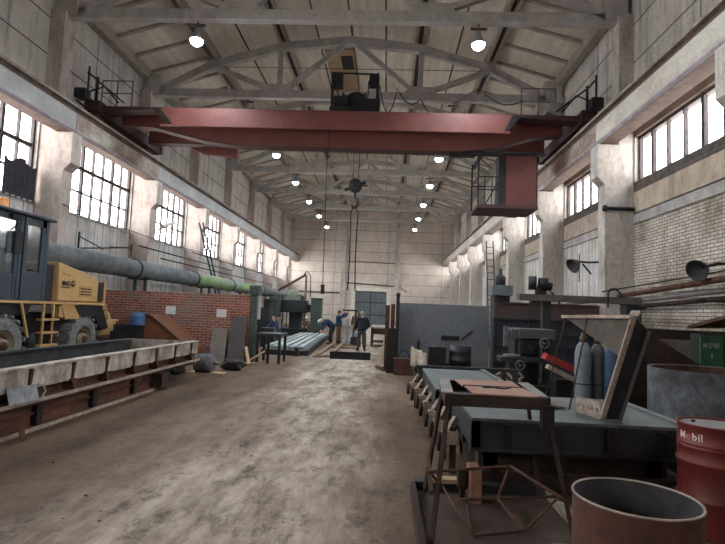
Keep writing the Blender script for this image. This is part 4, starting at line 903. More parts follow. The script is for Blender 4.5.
# gas cylinders
def bottle(x, y, h, r, m, lab):
    t = thing('gas_cylinder', lab, 'gas cylinder', (x, y, 0), 'gas cylinders')
    MB().lathe((x,y,0), [(0,0),(r*.95,0),(r,.03),(r,h-.26),(r*.97,h-.2),(r*.8,h-.12),(r*.5,h-.07),(r*.3,h-.05),(0,h-.05)], 24).build('bottle', m, t)
    MB().lathe((x,y,h-.06), [(0,0),(.05,0),(.05,.08),(.03,.1),(.03,.14),(0,.14)], 12).box(x-.05,x+.05,y-.012,y+.012,h+.0,h+.03).build('valve', mat('dull_valve', (110,104,96), (84,80,74), 5, .4, .6), t)
    MB().lathe((x,y,h*.55), [(r,0),(r+.006,0),(r+.006,.02),(r,.02)], 24).build('band', dark_metal, t)
bottle(2.93, 7.85, 1.5, .115, cyl_blue, 'blue-grey gas cylinder with pale shoulder, first behind the gusset frame')
bottle(3.17, 7.92, 1.48, .11, cyl_grey, 'dull grey gas cylinder between the blue-grey one and the blue one')
bottle(3.30, 7.72, 1.46, .11, cyl_blue2, 'deep blue gas cylinder, last of the three behind the gusset frame')
# milling machine
mm = thing('milling_machine', 'dark green milling machine in front of the dark panels', 'milling machine', (3.4, 12.2, 0))
MB().box(3.0,3.95,11.9,12.8,0,.25).build('base', dark_green, mm, bevel=.02)
MB().box(3.2,3.75,12.1,12.8,.25,1.3).build('column', dark_green, mm, bevel=.03)
MB().box(3.2,4.0,11.75,12.7,1.3,1.52).box(3.05,3.3,11.85,12.2,1.28,1.5).build('ram', mat('ram_grey', (92,94,96), (70,72,74), 4, .5), mm, bevel=.02)
MB().cyl((3.0,12.0,1.2),(3.0,12.0,1.55),.05).box(2.92,3.0,11.95,12.05,1.1,1.56).build('spindle', chrome, mm)
MB().box(2.8,3.7,11.7,12.2,.78,.88).build('table', dark_metal, mm)
MB().box(3.0,3.4,11.75,12.15,.4,.78).build('knee', dark_green, mm)
MB().box(2.9,3.25,11.8,11.95,.9,.94).build('vice_jaw', pale_edge, mm)
def handwheel(c, r, name, par, m):
    w_ = MB().tube([(c[0]+r*math.cos(a),c[1],c[2]+r*math.sin(a)) for a in [2*PI*i/20 for i in range(20)]],.015,6,closed=True)
    for k in range(3): w_.bar((c[0]+r*math.cos(k*2*PI/3),c[1],c[2]+r*math.sin(k*2*PI/3)),c,.015)
    w_.cyl((c[0],c[1]-.03,c[2]),(c[0],c[1]+.12,c[2]),.025,n=8); w_.build(name, m, par)
handwheel((3.2,11.62,.72),.1,'handwheel',mm,chrome); handwheel((3.72,11.62,1.22),.1,'handwheel',mm,chrome)
MB().box(3.25,3.7,11.85,12.1,.95,1.28).cyl((3.5,11.8,1.1),(3.5,11.95,1.1),.09).build('gear_head', dark_green, mm, bevel=.02)
mm.location.x -= .22
m = MB()
P = [(2.45,11.5,.5),(2.62,11.45,.62),(2.9,11.5,.6),(3.02,11.55,.48),(2.85,11.45,.36),(2.6,11.5,.36)]
m.tube(P, .035, 6, closed=True).bar(P[1], P[4], .05)
m.bar((2.5,11.5,.36),(2.5,11.5,0),.05).bar((2.95,11.5,.4),(2.95,11.5,0),.05)
m.build('white_frame', pale_edge, label='pale welded ring frame standing before the milling machine', cat='frame')
rm = thing('red_machine', 'red and white slanted machine guard behind the gas cylinders', 'machine', (4.0, 11.3, 0))
MB().bar((3.38,11.2,.98),(4.5,11.2,.5),.3,.13).build('red_hood', red_paint, rm); MB().bar((3.38,11.0,.78),(4.1,11.0,.45),.2,.09).build('white_cover', pale_edge, rm)
MB().box(3.6,4.5,11.1,11.5,0,.5).build('machine_body', black_steel, rm)
# big dark plate leaning behind the gusset frame
MB().slab([(3.6,8.1,0),(5.3,8.1,0),(4.86,8.2,1.13),(4.0,8.2,1.64),(3.7,8.2,1.64)], (0,.04,0)).build('leaning_plate', rust_dark, label='dark rusty triangular plate leaning behind the gusset frame', cat='plate')

# tank and drums
tk = thing('steel_tank', 'tall weathered grey open steel tank behind the red drum', 'tank', (4.0, 6.75, 0))
MB().lathe((4.05,6.75,0), [(0,0),(.66,0),(.66,.6),(.665,.62),(.66,.64),(.66,1.21),(.635,1.21),(.635,.06),(0,.06)], 48).build('tank_shell', [tank_m], tk)
MB().lathe((4.05,6.75,.07), [(.634,0),(.634,1.13)], 48).build('inner_lining', rust, tk)
rdm = thing('oil_drum', 'red oil drum with white lettering in front of the tall grey tank', 'drum', (2.9, 4.72, 0))
DR, DH, DC = .29, .92, (2.9, 4.72, 0)
MB().lathe(DC, [(0,.02),(DR-.01,.02),(DR,0),(DR,.02)]+[q for z in (.3,.6) for q in ((DR,z-.03),(DR+.012,z-.012),(DR+.014,z),(DR+.012,z+.012),(DR,z+.03))]+[(DR,.72),(DR+.005,.725),(DR,.73),(DR,.75),(DR+.005,.755),(DR,.76),(DR,DH-.02),(DR+.008,DH-.01),(DR+.006,DH),(DR-.008,DH),(DR-.012,DH-.02)], 48).build('drum_shell', drum_red, rdm)
MB().lathe(DC, [(DR-.012,DH-.02),(0,DH-.018)], 48).build('drum_lid', mat('dusty_drum_lid', (150,146,150), (120,116,120), 4, .8), rdm)
MB().cyl((2.98,4.6,DH-.02),(2.98,4.6,DH+.01),.03,n=12).cyl((2.78,4.84,DH-.02),(2.78,4.84,DH),.018,n=10).build('bung', rust_dark, rdm)
def wrap(a, u, o, ang0=0, zz=.8):
    an = ang0+a/DR; r = DR+.001+o
    return (DC[0]+r*math.sin(an), DC[1]-r*math.cos(an), zz+u)
ang_c = math.atan2(-DC[0], DC[1])-.60
for ch, off, mm_ in (('M', -.10, white_letter), ('o', -.036, dim_letter), ('b', .018, white_letter), ('i', .054, white_letter), ('l', .076, white_letter)):
    lettering(ch, .086, 'lettering', mm_, rdm, lambda a, u, o, off=off: wrap(a+off, u, o, ang_c, .79), .001)
od = thing('open_drum', 'cut-open rusty drum with a dark inside, nearest the camera', 'drum', (1.19, 2.5, 0))
OC = (1.175,2.5,0)
MB().lathe(OC, [(0,0),(.27,0),(.27,.28),(.277,.3),(.27,.32),(.27,.6),(.277,.62),(.27,.64),(.27,.95),(.275,.962),(.268,.965)], 56).build('drum_shell', drum_rust, od)
MB().lathe(OC, [(.268,.965),(.262,.96),(.26,.02),(0,.02)], 56).build('inner_wall', drum_in, od)
MB().lathe(OC, [(.268,.962),(.274,.966),(.272,.972),(.265,.972),(.262,.966)], 56).build('cut_rim', pale_edge, od)
bk = thing('grey_pail', 'grey dusty pail top just showing at the bottom edge beside the open drum', 'pail', (.86, 2.42, 0))
MB().lathe((.86,2.42,0), [(0,0),(.1,0),(.13,.7),(.138,.71),(.135,.72),(.12,.7),(.1,.6),(0,.6)], 28).build('pail_body', stone_grey, bk)
MB().tube([(.86+.135*math.cos(a),2.42,.66-.1*math.sin(a)) for a in [PI*i/10 for i in range(11)]],.006,5).build('handle', black_steel, bk)

# shelf with scrap, green cabinet
sh = thing('scrap_rack', 'rusty rack with a sloping top plate along the brick wall', 'rack', (5.6, 9.2, 0))
MB().slab([(4.78,8.45,1.70),(6.2,8.45,1.78),(6.4,7.4,2.02),(4.87,7.4,1.92)], (0,0,.05)).build('top_plate', rust, sh)
MB().box(4.4,6.6,9.1,9.2,1.5,1.62).box(4.4,6.6,9.75,9.85,1.5,1.62).box(4.4,6.6,9.1,9.85,1.62,1.66).box(4.4,6.6,9.1,9.85,.98,1.05).build('shelf_beam', rust_dark, sh)
for x, y in ((4.45,9.15),(6.55,9.15),(4.45,9.8),(6.55,9.8)): MB().box(x-.04,x+.04,y-.04,y+.04,0,1.62).build('upright', rust_dark, sh)
MB().box(6.25,6.35,7.45,7.53,0,2.0).build('upright', rust_dark, sh); MB().bar((6.3,8.4,1.74),(6.3,9.15,1.6),.06).build('stay', rust_dark, sh)
rn = random.Random(11)
for i in range(7):
    blob('scrap_piece', (4.85+.15*i, 9.32+.28*(i % 2), 1.052), rn.uniform(.11,.15), [rust, stone_grey, conc_block, rust_dark][i % 4], '%s lump of scrap on the rusty rack, %s from the leaning plate' % (['rusty','pale grey','pinkish','dark'][i % 4], ORD[i]), 'scrap', 20+i, 'scrap lumps on the rusty rack')
gc = thing('green_cabinet', 'green steel cabinet with chalk writing, behind the tall grey tank', 'cabinet', (5.5, 8.8, 0))
MB().box(5.05,6.1,8.63,8.85,0,1.62).build('body', mat('shaded_cabinet_green', (26,40,34), (20,32,28), 3, .7), gc)  # body colour darkened to paint in the shade beside the doors
d1 = MB().box(5.06,5.42,8.6,8.63,.06,1.6).build('door', cab_green, gc); d2 = MB().box(5.46,6.09,8.6,8.63,.06,1.6).build('door', cab_green, gc)
MB().box(5.38,5.4,8.58,8.6,.9,1.02).build('handle', black_steel, d1)
lettering('И СЧЯ', .11, 'chalk_writing', chalk, d1, lambda a, u, o: (5.23+a*.75, 8.599-o, 1.40+u), .001)
lettering('1', .11, 'chalk_writing', chalk, d1, lambda a, u, o: (5.24+a, 8.599-o, 1.24+u), .001)
for i, (a, b, cx, r) in enumerate((((6.85,21,2.28),(6.6,9.6,2.72),0,.07),((6.8,21,2.1),(6.7,9.6,2.5),0,.06),((6.85,21,1.98),(6.75,9.6,2.34),0,.055))):
    lab = ['thick brown pipe, uppermost of the three along the brick wall','grey pipe, middle of the three along the brick wall','dark pipe, lowest of the three along the brick wall'][i]
    MB().tube([a, Vector(a).lerp(b,.5), b], r, 12).build('wall_pipe', [rust, mat('pipe_grey', (130,124,122), (104,98,96), 4, .8), rust_dark][i], label=lab, cat='pipe', group='pipes along the brick wall')
for y in (11.2, 14.6, 17.5): MB().bar((7.14,y,1.9+.038*(21-y)),(6.5,y,1.9+.038*(21-y)),.05).build('pipe_bracket', rust_dark, label='steel arm holding the three pipes, %s' % {11.2:'below the wall lamp on the bricks',14.6:'just before the first brick-side column',17.5:'past the first brick-side column'}[y], cat='bracket')
def wall_lamp(root, knee, c, ax, lab):
    t = thing('dish_lamp', lab, 'wall lamp', c)
    MB().tube([root, knee, c], .03, 8).build('arm', black_steel, t)
    MB().lathe(c, [(0,0),(.06,0),(.08,.06),(.16,.14),(.23,.28),(.235,.3),(.22,.28),(.15,.15),(.05,.08)], 24, ax).build('shade', mat('lamp_dish_grey', (74,72,74), (54,52,54), 6, .7), t)
    return t
w1 = wall_lamp((6.36,15.75,3.52),(6.0,15.75,3.5),(5.75,15.75,3.52),(-.75,-.25,-.5),'grey dish lamp on an arm from the first brick-side column')
MB().bar((5.75,15.75,3.75),(5.75,15.75,2.9),.02).bar((5.85,15.75,3.45),(6.1,15.75,3.15),.04).build('stay', black_steel, w1)
wall_lamp((7.14,11.0,3.05),(6.85,11.0,3.05),(6.6,11.0,2.98),(-.8,-.35,-.35),'grey dish lamp on an arm from the white brick wall')
MB().tube([(6.3,15.2,5.05),(7.1,15.2,5.05)],.05,10).lathe((6.22,15.2,5.05),[(0,0),(.09,0),(.09,.1),(0,.1)],14,(1,0,0)).build('short_pipe', black_steel, label='short black pipe fixed across the first brick-side column', cat='pipe')
MB().tube([(6.9,9.5,2.95),(6.95,12,2.86),(6.9,15.2,2.75),(6.2,15.2,2.6)],.02,6).build('wall_cable', cable_m, label='cable strung on the white brick wall under the dish lamp', cat='cable')

# ---------------------------------------------------------------- far machines, stock and people
# long profiles on a bed
BR = lambda m: m.rot(.05, (-3.8,19.4,0))
bed = MB().box(-4.65,-2.9,19.4,32.0,0,.1); bed.box(-4.65,-4.57,19.4,32,.1,.2); bed.box(-2.98,-2.9,19.4,32,.1,.2)
for y in (19.5, 22, 24.5, 27, 29.5, 31.8): bed.box(-4.65,-2.9,y-.06,y+.06,.1,.18)
BR(bed).build('stock_bed', black_steel, label='low black bed carrying the long pale profiles', cat='bed')
for i in range(5):
    x = -4.43+.325*i
    m = MB().box(x-.14, x+.14, 19.6, 31.6, .18, .2).box(x-.14, x-.11, 19.6, 31.6, .2, .32).box(x+.11, x+.14, 19.6, 31.6, .2, .32).box(x-.14,x+.02,19.6,31.6,.31,.325)
    BR(m).build('steel_profile', zinc, label='long pale galvanised profile, %s from the loader side in the bundle on the floor' % ORD[i], cat='profile', group='galvanised profiles on the bed')
MB().box(-3.35,-3.2,19.1,19.25,0,.32).build('short_post', rust_dark, label='short dark post stub at the near end of the pale profiles', cat='post')
MB().box(-2.0,-.52,18.85,19.1,0,.26).box(-2.0,-.52,18.8,19.15,.22,.26).build('steel_beam', black_steel, label='short black steel beam lying across the aisle in front of the standing man', cat='beam')
for i, (a, b) in enumerate((((-2.55,19.6,.05),(-2.75,33,.05)),((-2.1,20.6,.04),(-2.3,31,.04)),((-2.6,19.0,.03),(-2.1,19.5,.03)))):
    MB().bar(a, b, .16, .08).build('timber_plank', wood, label=['long timber plank along the profile bed','long timber plank nearer the middle of the aisle','short timber offcut by the end of the profile bed'][i], cat='plank')
for y in (24.2, 26.0, 28.5): MB().box(-2.5,-1.2,y-.06,y+.06,0,.07).build('timber_bearer', wood, label='timber bearer across the aisle, %s' % {24.2:'just behind the standing man',26.0:'at the feet of the worker in blue',28.5:'farthest of the three'}[y], cat='plank')
for i, (a, b) in enumerate((((-.22,16.2,.06),(.0,26,.4)),((-.08,15.9,.06),(.18,25,.06)))):
    MB().bar(a, b, .12, .09).build('timber_plank', wood, label=['slanting timber plank propped towards the roller table','flat timber plank along the foot of the rusty posts'][i], cat='plank')
rt_ = thing('roller_table', 'pale-topped roller table behind the standing man', 'roller table', (-.1, 27, 0))
MB().box(-.75,.55,26.4,26.5,.98,1.06).box(-.75,.55,27.9,28.0,.98,1.06).build('top_rail', gate_frame, rt_)
for i in range(9): MB().cyl((-.65+.14*i,26.42,.8),(-.65+.14*i,27.98,.8),.06,n=10).build('roller', steel_rail, rt_)
MB().box(-.75,.55,26.4,26.46,.62,.7).box(-.75,.55,26.4,28,.2,.26).box(-.75,.55,26.4,26.46,.66,.92).build('side_frame', rust_dark, rt_)
for x, y in ((-.7,26.45),(.5,26.45),(-.7,27.95),(.5,27.95)): MB().box(x-.05,x+.05,y-.05,y+.05,0,.98).build('leg', rust_dark, rt_)

rdmach = thing('radial_drill', 'big dark green radial drilling machine beyond the brick partition', 'drilling machine', (-6.6, 34.6, 0))
def far(m, k=1.31): m.v = [Vector((p.x*k, p.y*k, max(0, EYE+(p.z-EYE)*k))) for p in m.v]; return m
far(MB().box(-5.6,-4.2,25.9,27.4,0,.75)).build('base', dark_green, rdmach)
far(MB().lathe((-4.7,26.8,.6), [(0,0),(.42,0),(.36,.2),(.36,1.6),(.42,1.65),(.42,1.85),(0,1.87)], 24)).build('column', dark_green, rdmach)
far(MB().box(-6.3,-4.1,26.2,27.0,1.55,2.2).box(-4.15,-3.9,26.4,26.9,1.6,2.0)).build('arm', dark_green, rdmach, bevel=.04)
far(MB().box(-5.9,-5.4,25.9,26.3,1.3,2.3).cyl((-5.65,26.1,1.3),(-5.65,26.1,.9),.09)).build('drill_head', machine_green, rdmach, bevel=.03)
far(MB().lathe((-4.85,26.6,2.2), [(0,0),(.28,0),(.3,.05),(.3,.42),(.24,.5),(0,.52)], 18).box(-5.25,-4.45,26.3,26.9,2.2,2.4)).build('motor', mat('pale_green_machine', (130,146,130), (104,120,106), 4, .6), rdmach)
far(MB().box(-6.4,-5.7,25.7,26.4,.35,1.0)).build('work_table', dark_metal, rdmach)
jb = thing('jib_crane', 'small rusty jib crane over the radial drilling machine', 'jib crane', (-5.75, 36, 0))
far(MB().tube([(-4.4,27.7,0),(-4.4,27.7,3.6)],.06,8)).build('mast', steel_rail, jb)
far(MB().bar((-5.9,27.7,2.7),(-4.4,27.7,3.62),.1,.12)).build('boom', rust, jb); far(MB().tube(cat_pts((-4.5,27.6,3.62),(-4.15,27.6,3.5),-.2)+[(-4.1,27.6,2.4)],.025,6)).build('hose', cable_m, jb)
gcb = thing('control_cabinet', 'tall grey-green control cabinet beside the radial drilling machine', 'cabinet', (-4.5, 33.9, 0))
MB().box(-4.95,-4.25,33.6,34.2,0,2.42).build('body', machine_green, gcb, bevel=.02)
MB().box(-4.9,-4.3,33.57,33.6,.1,2.2).build('door', machine_green, gcb); MB().box(-4.98,-4.22,33.54,34.22,2.42,2.5).build('lid', dark_metal, gcb)
MB().box(-7.6,-6.2,29.2,29.9,.0,1.05).build('yellow_bench', mat('ochre_bench', (140,116,70), (112,92,58), 4, .7), label='ochre-sided bench in front of the radial drilling machine', cat='bench')
MB().box(-5.6,-5.0,23.0,23.6,.0,.85).build('green_bench', dark_green, label='dark green tool bench by the seated worker', cat='bench')
MB().box(-7.8,-6.6,24.5,25.6,0,1.5).box(-7.6,-6.8,24.6,25.5,1.5,1.9).build('machine_block', dark_green, label='dark green machine block behind the brick partition', cat='machine')
MB().box(-6.9,-6.0,27.2,28.2,0,1.1).box(-6.7,-6.2,27.3,28.1,1.1,1.75).build('machine_block', dark_metal, label='dark grey machine block between the green bench and the ochre bench', cat='machine')
MB().box(-6.1,-5.5,26.2,27.0,0,.7).build('tool_cabinet', dark_green, label='low dark green tool cabinet behind the seated worker', cat='cabinet')
# wires on the end wall
MB().tube([(-10.9,57.4,3.75),(-5.3,57.4,3.72)],.05,6).build('end_wall_pipe', rust_dark, label='dark horizontal pipe across the end wall, loader side', cat='pipe')
MB().tube([(-4.6,57.38,4.9),(1.4,57.38,4.6),(2.2,57.38,4.0)],.05,6).build('end_wall_pipe', rust_dark, label='dark pipe over the grey gate on the end wall', cat='pipe')
MB().tube([(-4.6,57.38,7.3),(.7,57.38,7.2)],.03,6).build('end_wall_cable', cable_m, label='cable strung high across the end wall above the gate', cat='cable')

def skinned(edges, co, rad, sub=2):
    me = bpy.data.meshes.new('skin_tmp'); keys = list(co); ix = {k: i for i, k in enumerate(keys)}
    me.from_pydata([co[k] for k in keys], [(ix[a], ix[b]) for a, b in edges], []); me.update()
    o = bpy.data.objects.new('skin_tmp', me); COL.objects.link(o)
    o.modifiers.new('s', 'SKIN'); sv = me.skin_vertices[0].data
    for k in keys:
        r = rad[k]; sv[ix[k]].radius = r if isinstance(r, tuple) else (r, r)
    sv[0].use_root = True
    sb = o.modifiers.new('u', 'SUBSURF'); sb.levels = sub; sb.render_levels = sub
    bpy.context.view_layer.update()
    e = o.evaluated_get(bpy.context.evaluated_depsgraph_get()); m2 = bpy.data.meshes.new_from_object(e)
    mb = MB(); mb.add([v.co.copy() for v in m2.vertices], [list(p.vertices) for p in m2.polygons], 0, True)
    bpy.data.objects.remove(o); return mb
def merge(a, b):
    n = len(a.v); a.v += b.v; a.f += [[n+i for i in f] for f in b.f]; a.m += b.m; a.sm += b.sm; return a

def person(label, loc, yaw, J, top, legs, hair, helmet=None, head_dir=(0,-1,0), bulk=1.12, scale=1.0):
    """J: joints in a local frame, the figure facing -Y, feet at z 0"""
    R = Matrix.Rotation(yaw, 3, 'Z'); L0 = Vector(loc)
    W = {k: R @ (Vector(v)*scale)+L0 for k, v in J.items()}
    t = thing('person', label, 'person', loc)
    E = [('pelvis','belly'),('belly','chest'),('chest','neck')]
    for s in 'LR': E += [('pelvis','hip'+s),('hip'+s,'knee'+s),('knee'+s,'ankle'+s),('ankle'+s,'toe'+s),('chest','sh'+s),('sh'+s,'el'+s),('el'+s,'wr'+s),('wr'+s,'palm'+s)]
    rad = {'pelvis':(.13,.095),'belly':(.115,.09),'chest':(.135,.095),'neck':.055}
    for s in 'LR': rad.update({'hip'+s:.085,'knee'+s:.058,'ankle'+s:.04,'toe'+s:.035,'sh'+s:.062,'el'+s:.042,'wr'+s:.028,'palm'+s:(.038,.02)})
    rad = {k: (tuple(x*scale for x in v) if isinstance(v, tuple) else v*scale) for k, v in rad.items()}
    keys = list(rad); b = skinned(E, {k: W[k] for k in keys}, rad)
    hc = W['head']; hd = (R @ Vector(head_dir)).normalized(); upv = (hc-W['neck']).normalized()
    sd = hd.cross(upv).normalized()
    def hp(s_, f_, u_): return hc+(sd*s_+hd*f_+upv*u_)*scale
    hm = MB().ball((0,0,0), .074, .094, .118, 18)
    hm.v = [hp(p.x*(1-.25*max(0,-p.z)/.118), -p.y, p.z) for p in hm.v]
    merge(b, hm)
    b.tube([W['neck'], hp(0,-.01,-.08)], .055*scale, 10)
    b.tube([hp(0,.088,.02), hp(0,.112,-.025), hp(0,.09,-.035)], [.010,.016,.012], 6)
    b.tube([hp(-.025,.088,-.062), hp(.025,.088,-.062)], .008, 6)
    for s_ in (-1, 1): b.ball(hp(s_*.076,-.005,0), .014, .02, .03, 8)
    for s in 'LR':
        wv, pv = W['wr'+s], W['palm'+s]; d = (pv-wv).normalized(); sdv = d.cross(Vector((0,0,1)))
        sdv = sdv.normalized() if sdv.length > .1 else (R @ Vector((0,1,0)))
        nn = sdv.cross(d)
        for i, ln in enumerate((.07,.08,.075,.06)):
            o0 = pv+sdv*(.027-.018*i)*scale
            b.tube([o0-d*.02, o0+d*ln*.5+nn*.004, o0+d*ln*.85+nn*.022], [.0095,.009,.0075], 6)
        b.tube([wv+d*.02+sdv*.025, wv+d*.05+sdv*.048, wv+d*.085+sdv*.05+nn*.01], [.012,.011,.009], 6)
    ob = b.build('body', skin_m, t)
    rm_ = ob.modifiers.new('one_surface', 'REMESH'); rm_.mode = 'VOXEL'; rm_.voxel_size = .012; rm_.use_smooth_shade = True
    ey = MB()
    for s_ in (-1, 1): ey.ball(hp(s_*.03,.084,.012), .011, n=8)
    ey.build('eyes', boot_m, t)
    g = .022
    E2 = [('belly','chest'),('chest','collar'),('chest','shL'),('shL','elL'),('elL','wrL'),('chest','shR'),('shR','elR'),('elR','wrR'),('pelvis','belly')]
    co = {k: W[k] for k in ('pelvis','belly','chest','shL','elL','shR','elR')}
    co['collar'] = W['chest'].lerp(W['neck'], .75)
    for s in 'LR': co['wr'+s] = W['el'+s].lerp(W['wr'+s], .93)
    order = ['belly','pelvis','chest','collar','shL','elL','wrL','shR','elR','wrR']
    r_ = {'belly':(.17,.15),'pelvis':(.165,.14),'chest':(.185,.15),'collar':.075,'shL':.085,'shR':.085,'elL':.064,'elR':.064,'wrL':.045,'wrR':.045}
    r_ = {k: (tuple(x*bulk for x in v) if isinstance(v, tuple) else v*bulk) for k, v in r_.items()}
    skinned(E2, {k: co[k] for k in order}, r_).build('jacket', top, t)
    E3 = [('pelvis','waist')]; co3 = {'pelvis': W['pelvis']-Vector((0,0,.02)), 'waist': W['pelvis'].lerp(W['belly'], .5)}; r3 = {'pelvis':(.165,.125),'waist':(.158,.118)}
    for s in 'LR':
        E3 += [('pelvis','hip'+s),('hip'+s,'knee'+s),('knee'+s,'cuff'+s)]
        co3['hip'+s] = W['hip'+s]; co3['knee'+s] = W['knee'+s]; co3['cuff'+s] = W['knee'+s].lerp(W['ankle'+s], .93)
        r3.update({'hip'+s:.108,'knee'+s:.082,'cuff'+s:.075})
    r3 = {k: (tuple(x*bulk for x in v) if isinstance(v, tuple) else v*bulk) for k, v in r3.items()}
    skinned(E3, co3, r3).build('trousers', legs, t)
    for s in 'LR':
        a, q = W['ankle'+s], W['toe'+s]; d = (q-a); d.z = 0; d = d.normalized()
        m = MB().tube([a-d*.06-Vector((0,0,.03)), a+d*.05-Vector((0,0,.03)), Vector((q.x,q.y,a.z-.035))+d*.05], [.05,.055,.04], 10)
        m.tube([a+Vector((0,0,.1)), a-Vector((0,0,.04))], .055, 10)
        lo = min(p.z for p in m.v)
        m.v = [Vector((p.x,p.y,max(p.z, a.z-.075))) for p in m.v]
        m.build('boot', boot_m, t)
    if helmet:
        m = MB(); hh = MB().ball((0,0,0), .105, .125, .11, 20)
        m.v = [hp(p.x, p.y*-1-.0, .045+max(p.z, 0)) for p in hh.v]; m.f = hh.f; m.m = hh.m; m.sm = hh.sm
        m.build('helmet', helmet, t)
    else:
        hh = MB().ball((0,0,0), .084, .104, .12, 18); m = MB(); m.f, m.m, m.sm = hh.f, hh.m, hh.sm
        def cap(p):
            f_ = -p.y
            u_ = p.z
            if u_ < .045 and f_ > .0: u_ = .045+(.0); f_ = min(f_, .07)
            return hp(p.x, f_-.008, max(u_, -.06)+.012)
        m.v = [cap(p) for p in hh.v]; m.build('hair', hair, t)
    return t
def standing(**kw):
    J = {'pelvis':(0,0,.93),'belly':(0,0,1.1),'chest':(0,.0,1.32),'neck':(0,0,1.5),'head':(0,-.02,1.64)}
    for s, x in (('L', 1), ('R', -1)):
        J.update({'hip'+s:(.1*x,0,.87),'knee'+s:(.12*x,-.02,.49),'ankle'+s:(.14*x,0,.09),'toe'+s:(.17*x,-.13,.05),'sh'+s:(.19*x,0,1.42),'el'+s:(.27*x,.03,1.15),'wr'+s:(.25*x,-.04,.92),'palm'+s:(.24*x,-.06,.85)})
    J.update(kw); return J
person('grey-haired man in navy sweater and grey trousers standing in the middle of the aisle', (-1.06,23.07,0), -.05,
       standing(elL=(.29,.08,1.17), wrL=(.2,.1,.95), palmL=(.16,.1,.89), elR=(-.29,.08,1.17), wrR=(-.2,.1,.95), palmR=(-.16,.1,.89)), navy, grey_cloth, hair_g, bulk=1.22)
person('worker in blue jacket and brown trousers with both arms raised to a bar', (-2.5,27.4,0), 1.3,
       standing(elL=(.26,-.25,1.45), wrL=(.2,-.42,1.66), palmL=(.18,-.46,1.73), elR=(-.26,-.25,1.45), wrR=(-.2,-.42,1.66), palmR=(-.18,-.46,1.73)), blue_cloth, brown_cloth, hair_d)
hang = thing('tool_bar', 'dark bar on a thin post that the worker in blue reaches for', 'stand', (-1.95, 27.3, 0))
MB().box(-2.3,-1.55,27.25,27.35,1.74,1.82).build('bar', black_steel, hang); MB().bar((-1.6,27.3,0),(-1.6,27.3,1.76),.05).build('post', black_steel, hang)
person('worker in brown jacket standing beyond the man in navy, partly hidden by him', (-1.62,28.4,0), -.3, standing(head=(0,-.05,1.62)), brown_cloth, grey_cloth, hair_d)
MB().slab([(-2.12,27.6,.0),(-1.95,27.6,.0),(-2.0,27.6,1.25),(-2.1,27.6,1.25)], (0,.04,0)).box(-2.1,-2.0,27.6,27.64,1.2,1.3).build('hanging_cloth', light_cloth, label='pale blue cloth hanging beside the worker in blue', cat='cloth')
blob('blue_bag', (-1.45,26.2,.45), .16, light_cloth, 'pale bluish bag on a crate beside the man in navy', 'bag', 31, sq=(1,1,1.2))
MB().box(-1.75,-1.25,25.95,26.45,0,.45).build('dark_crate', black_steel, label='dark crate under the pale bluish bag', cat='crate')
bend = standing(pelvis=(0,.1,.92), belly=(0,-.03,1.06), chest=(0,-.26,1.18), neck=(0,-.42,1.2), head=(0,-.54,1.2), shL=(.18,-.32,1.18), shR=(-.18,-.32,1.18), elL=(.22,-.42,.92), elR=(-.22,-.42,.92), wrL=(.14,-.5,.7), wrR=(-.14,-.5,.7), palmL=(.12,-.52,.63), palmR=(-.12,-.52,.63), hipL=(.1,.1,.87), hipR=(-.1,.1,.87))
person('bent-over worker in white helmet and dark blue jacket beside the pale profiles', (-2.78,26.3,0), -1.25, bend, blue_cloth, navy, hair_d, helmet=helmet_w, head_dir=(0,-.5,-.8), bulk=1.2)
crouch = standing(pelvis=(0,.12,.42), belly=(0,.06,.6), chest=(0,-.03,.82), neck=(0,-.08,1.0), head=(0,-.12,1.13), hipL=(.1,.1,.4), hipR=(-.1,.1,.4), kneeL=(.16,-.3,.5), kneeR=(-.16,-.3,.5), ankleL=(.14,-.08,.09), ankleR=(-.14,-.08,.09), toeL=(.16,-.2,.05), toeR=(-.16,-.2,.05), shL=(.18,-.03,.93), shR=(-.18,-.03,.93), elL=(.24,-.24,.78), elR=(-.24,-.24,.78), wrL=(.12,-.42,.66), wrR=(-.12,-.42,.66), palmL=(.1,-.48,.63), palmR=(-.1,-.48,.63))
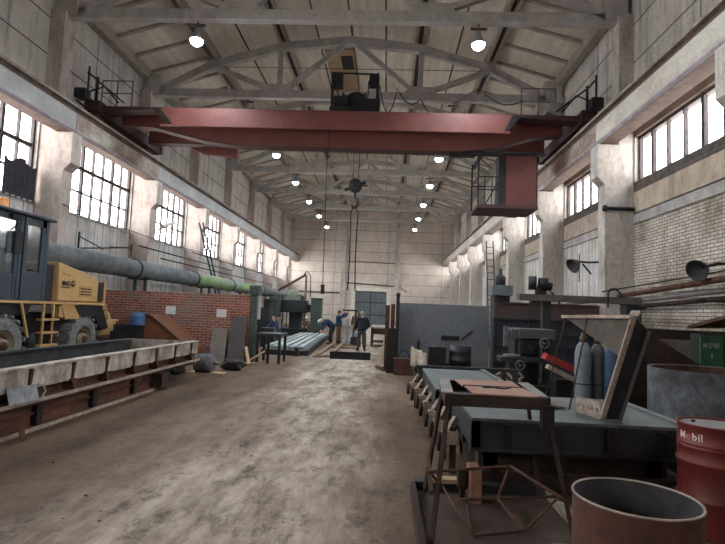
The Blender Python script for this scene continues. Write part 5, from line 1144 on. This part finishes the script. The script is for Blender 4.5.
person('worker in blue jacket sitting on a stool beyond the dark bench', (-5.45,25.2,.0), -.6, {**crouch, 'pelvis':(0,.12,.55), 'belly':(0,.09,.72), 'chest':(0,.0,.93), 'neck':(0,-.04,1.1), 'head':(0,-.08,1.23), 'hipL':(.1,.08,.53), 'hipR':(-.1,.08,.53), 'kneeL':(.14,-.32,.52), 'kneeR':(-.14,-.32,.52), 'ankleL':(.14,-.3,.09), 'ankleR':(-.14,-.3,.09), 'toeL':(.16,-.42,.05), 'toeR':(-.16,-.42,.05), 'shL':(.18,0,1.03), 'shR':(-.18,0,1.03), 'elL':(.24,-.2,.84), 'elR':(-.24,-.2,.84), 'wrL':(.12,-.38,.74), 'wrR':(-.12,-.38,.74), 'palmL':(.1,-.44,.71), 'palmR':(-.1,-.44,.71)}, blue_cloth, navy, hair_g)
sl = thing('stool', 'dark stool under the seated worker in blue', 'stool', (-5.45,25.2,0))
MB().cyl((-5.5,25.3,.38),(-5.5,25.3,.42),.17).build('seat', black_steel, sl)
for k in range(3): MB().bar((-5.5+.12*math.cos(k*2.1),25.3+.12*math.sin(k*2.1),.38),(-5.5+.17*math.cos(k*2.1),25.3+.17*math.sin(k*2.1),0),.03).build('leg', black_steel, sl)
person('crouching worker in brown jacket and white helmet at the far end of the pale profiles', (-5.0,32.7,0), -.2, crouch, brown_cloth, grey_cloth, hair_d, helmet=helmet_w)

# uncountable crumbs on the floor
rn = random.Random(21); cm_ = MB()
for i in range(260):
    x = rn.gauss(-1.4, 2.2); y = rn.uniform(3.2, 17)
    if not (-4.3 < x < .25): continue
    r = rn.uniform(.005, .016)*(1+.4*(i % 17 == 0)); a = rn.uniform(0, 6.28); k = 5
    pts = [(x+r*rn.uniform(.6,1.3)*math.cos(a+2*PI*j/k), y+r*rn.uniform(.6,1.3)*math.sin(a+2*PI*j/k), 0.001) for j in range(k)]
    cm_.slab(pts, (0,0,r*rn.uniform(.3,.8)), i % 2)
cm_.build('floor_debris', [stone_grey, rust_dark], label='crumbs of grit and scale scattered over the floor', cat='debris', kind='stuff')
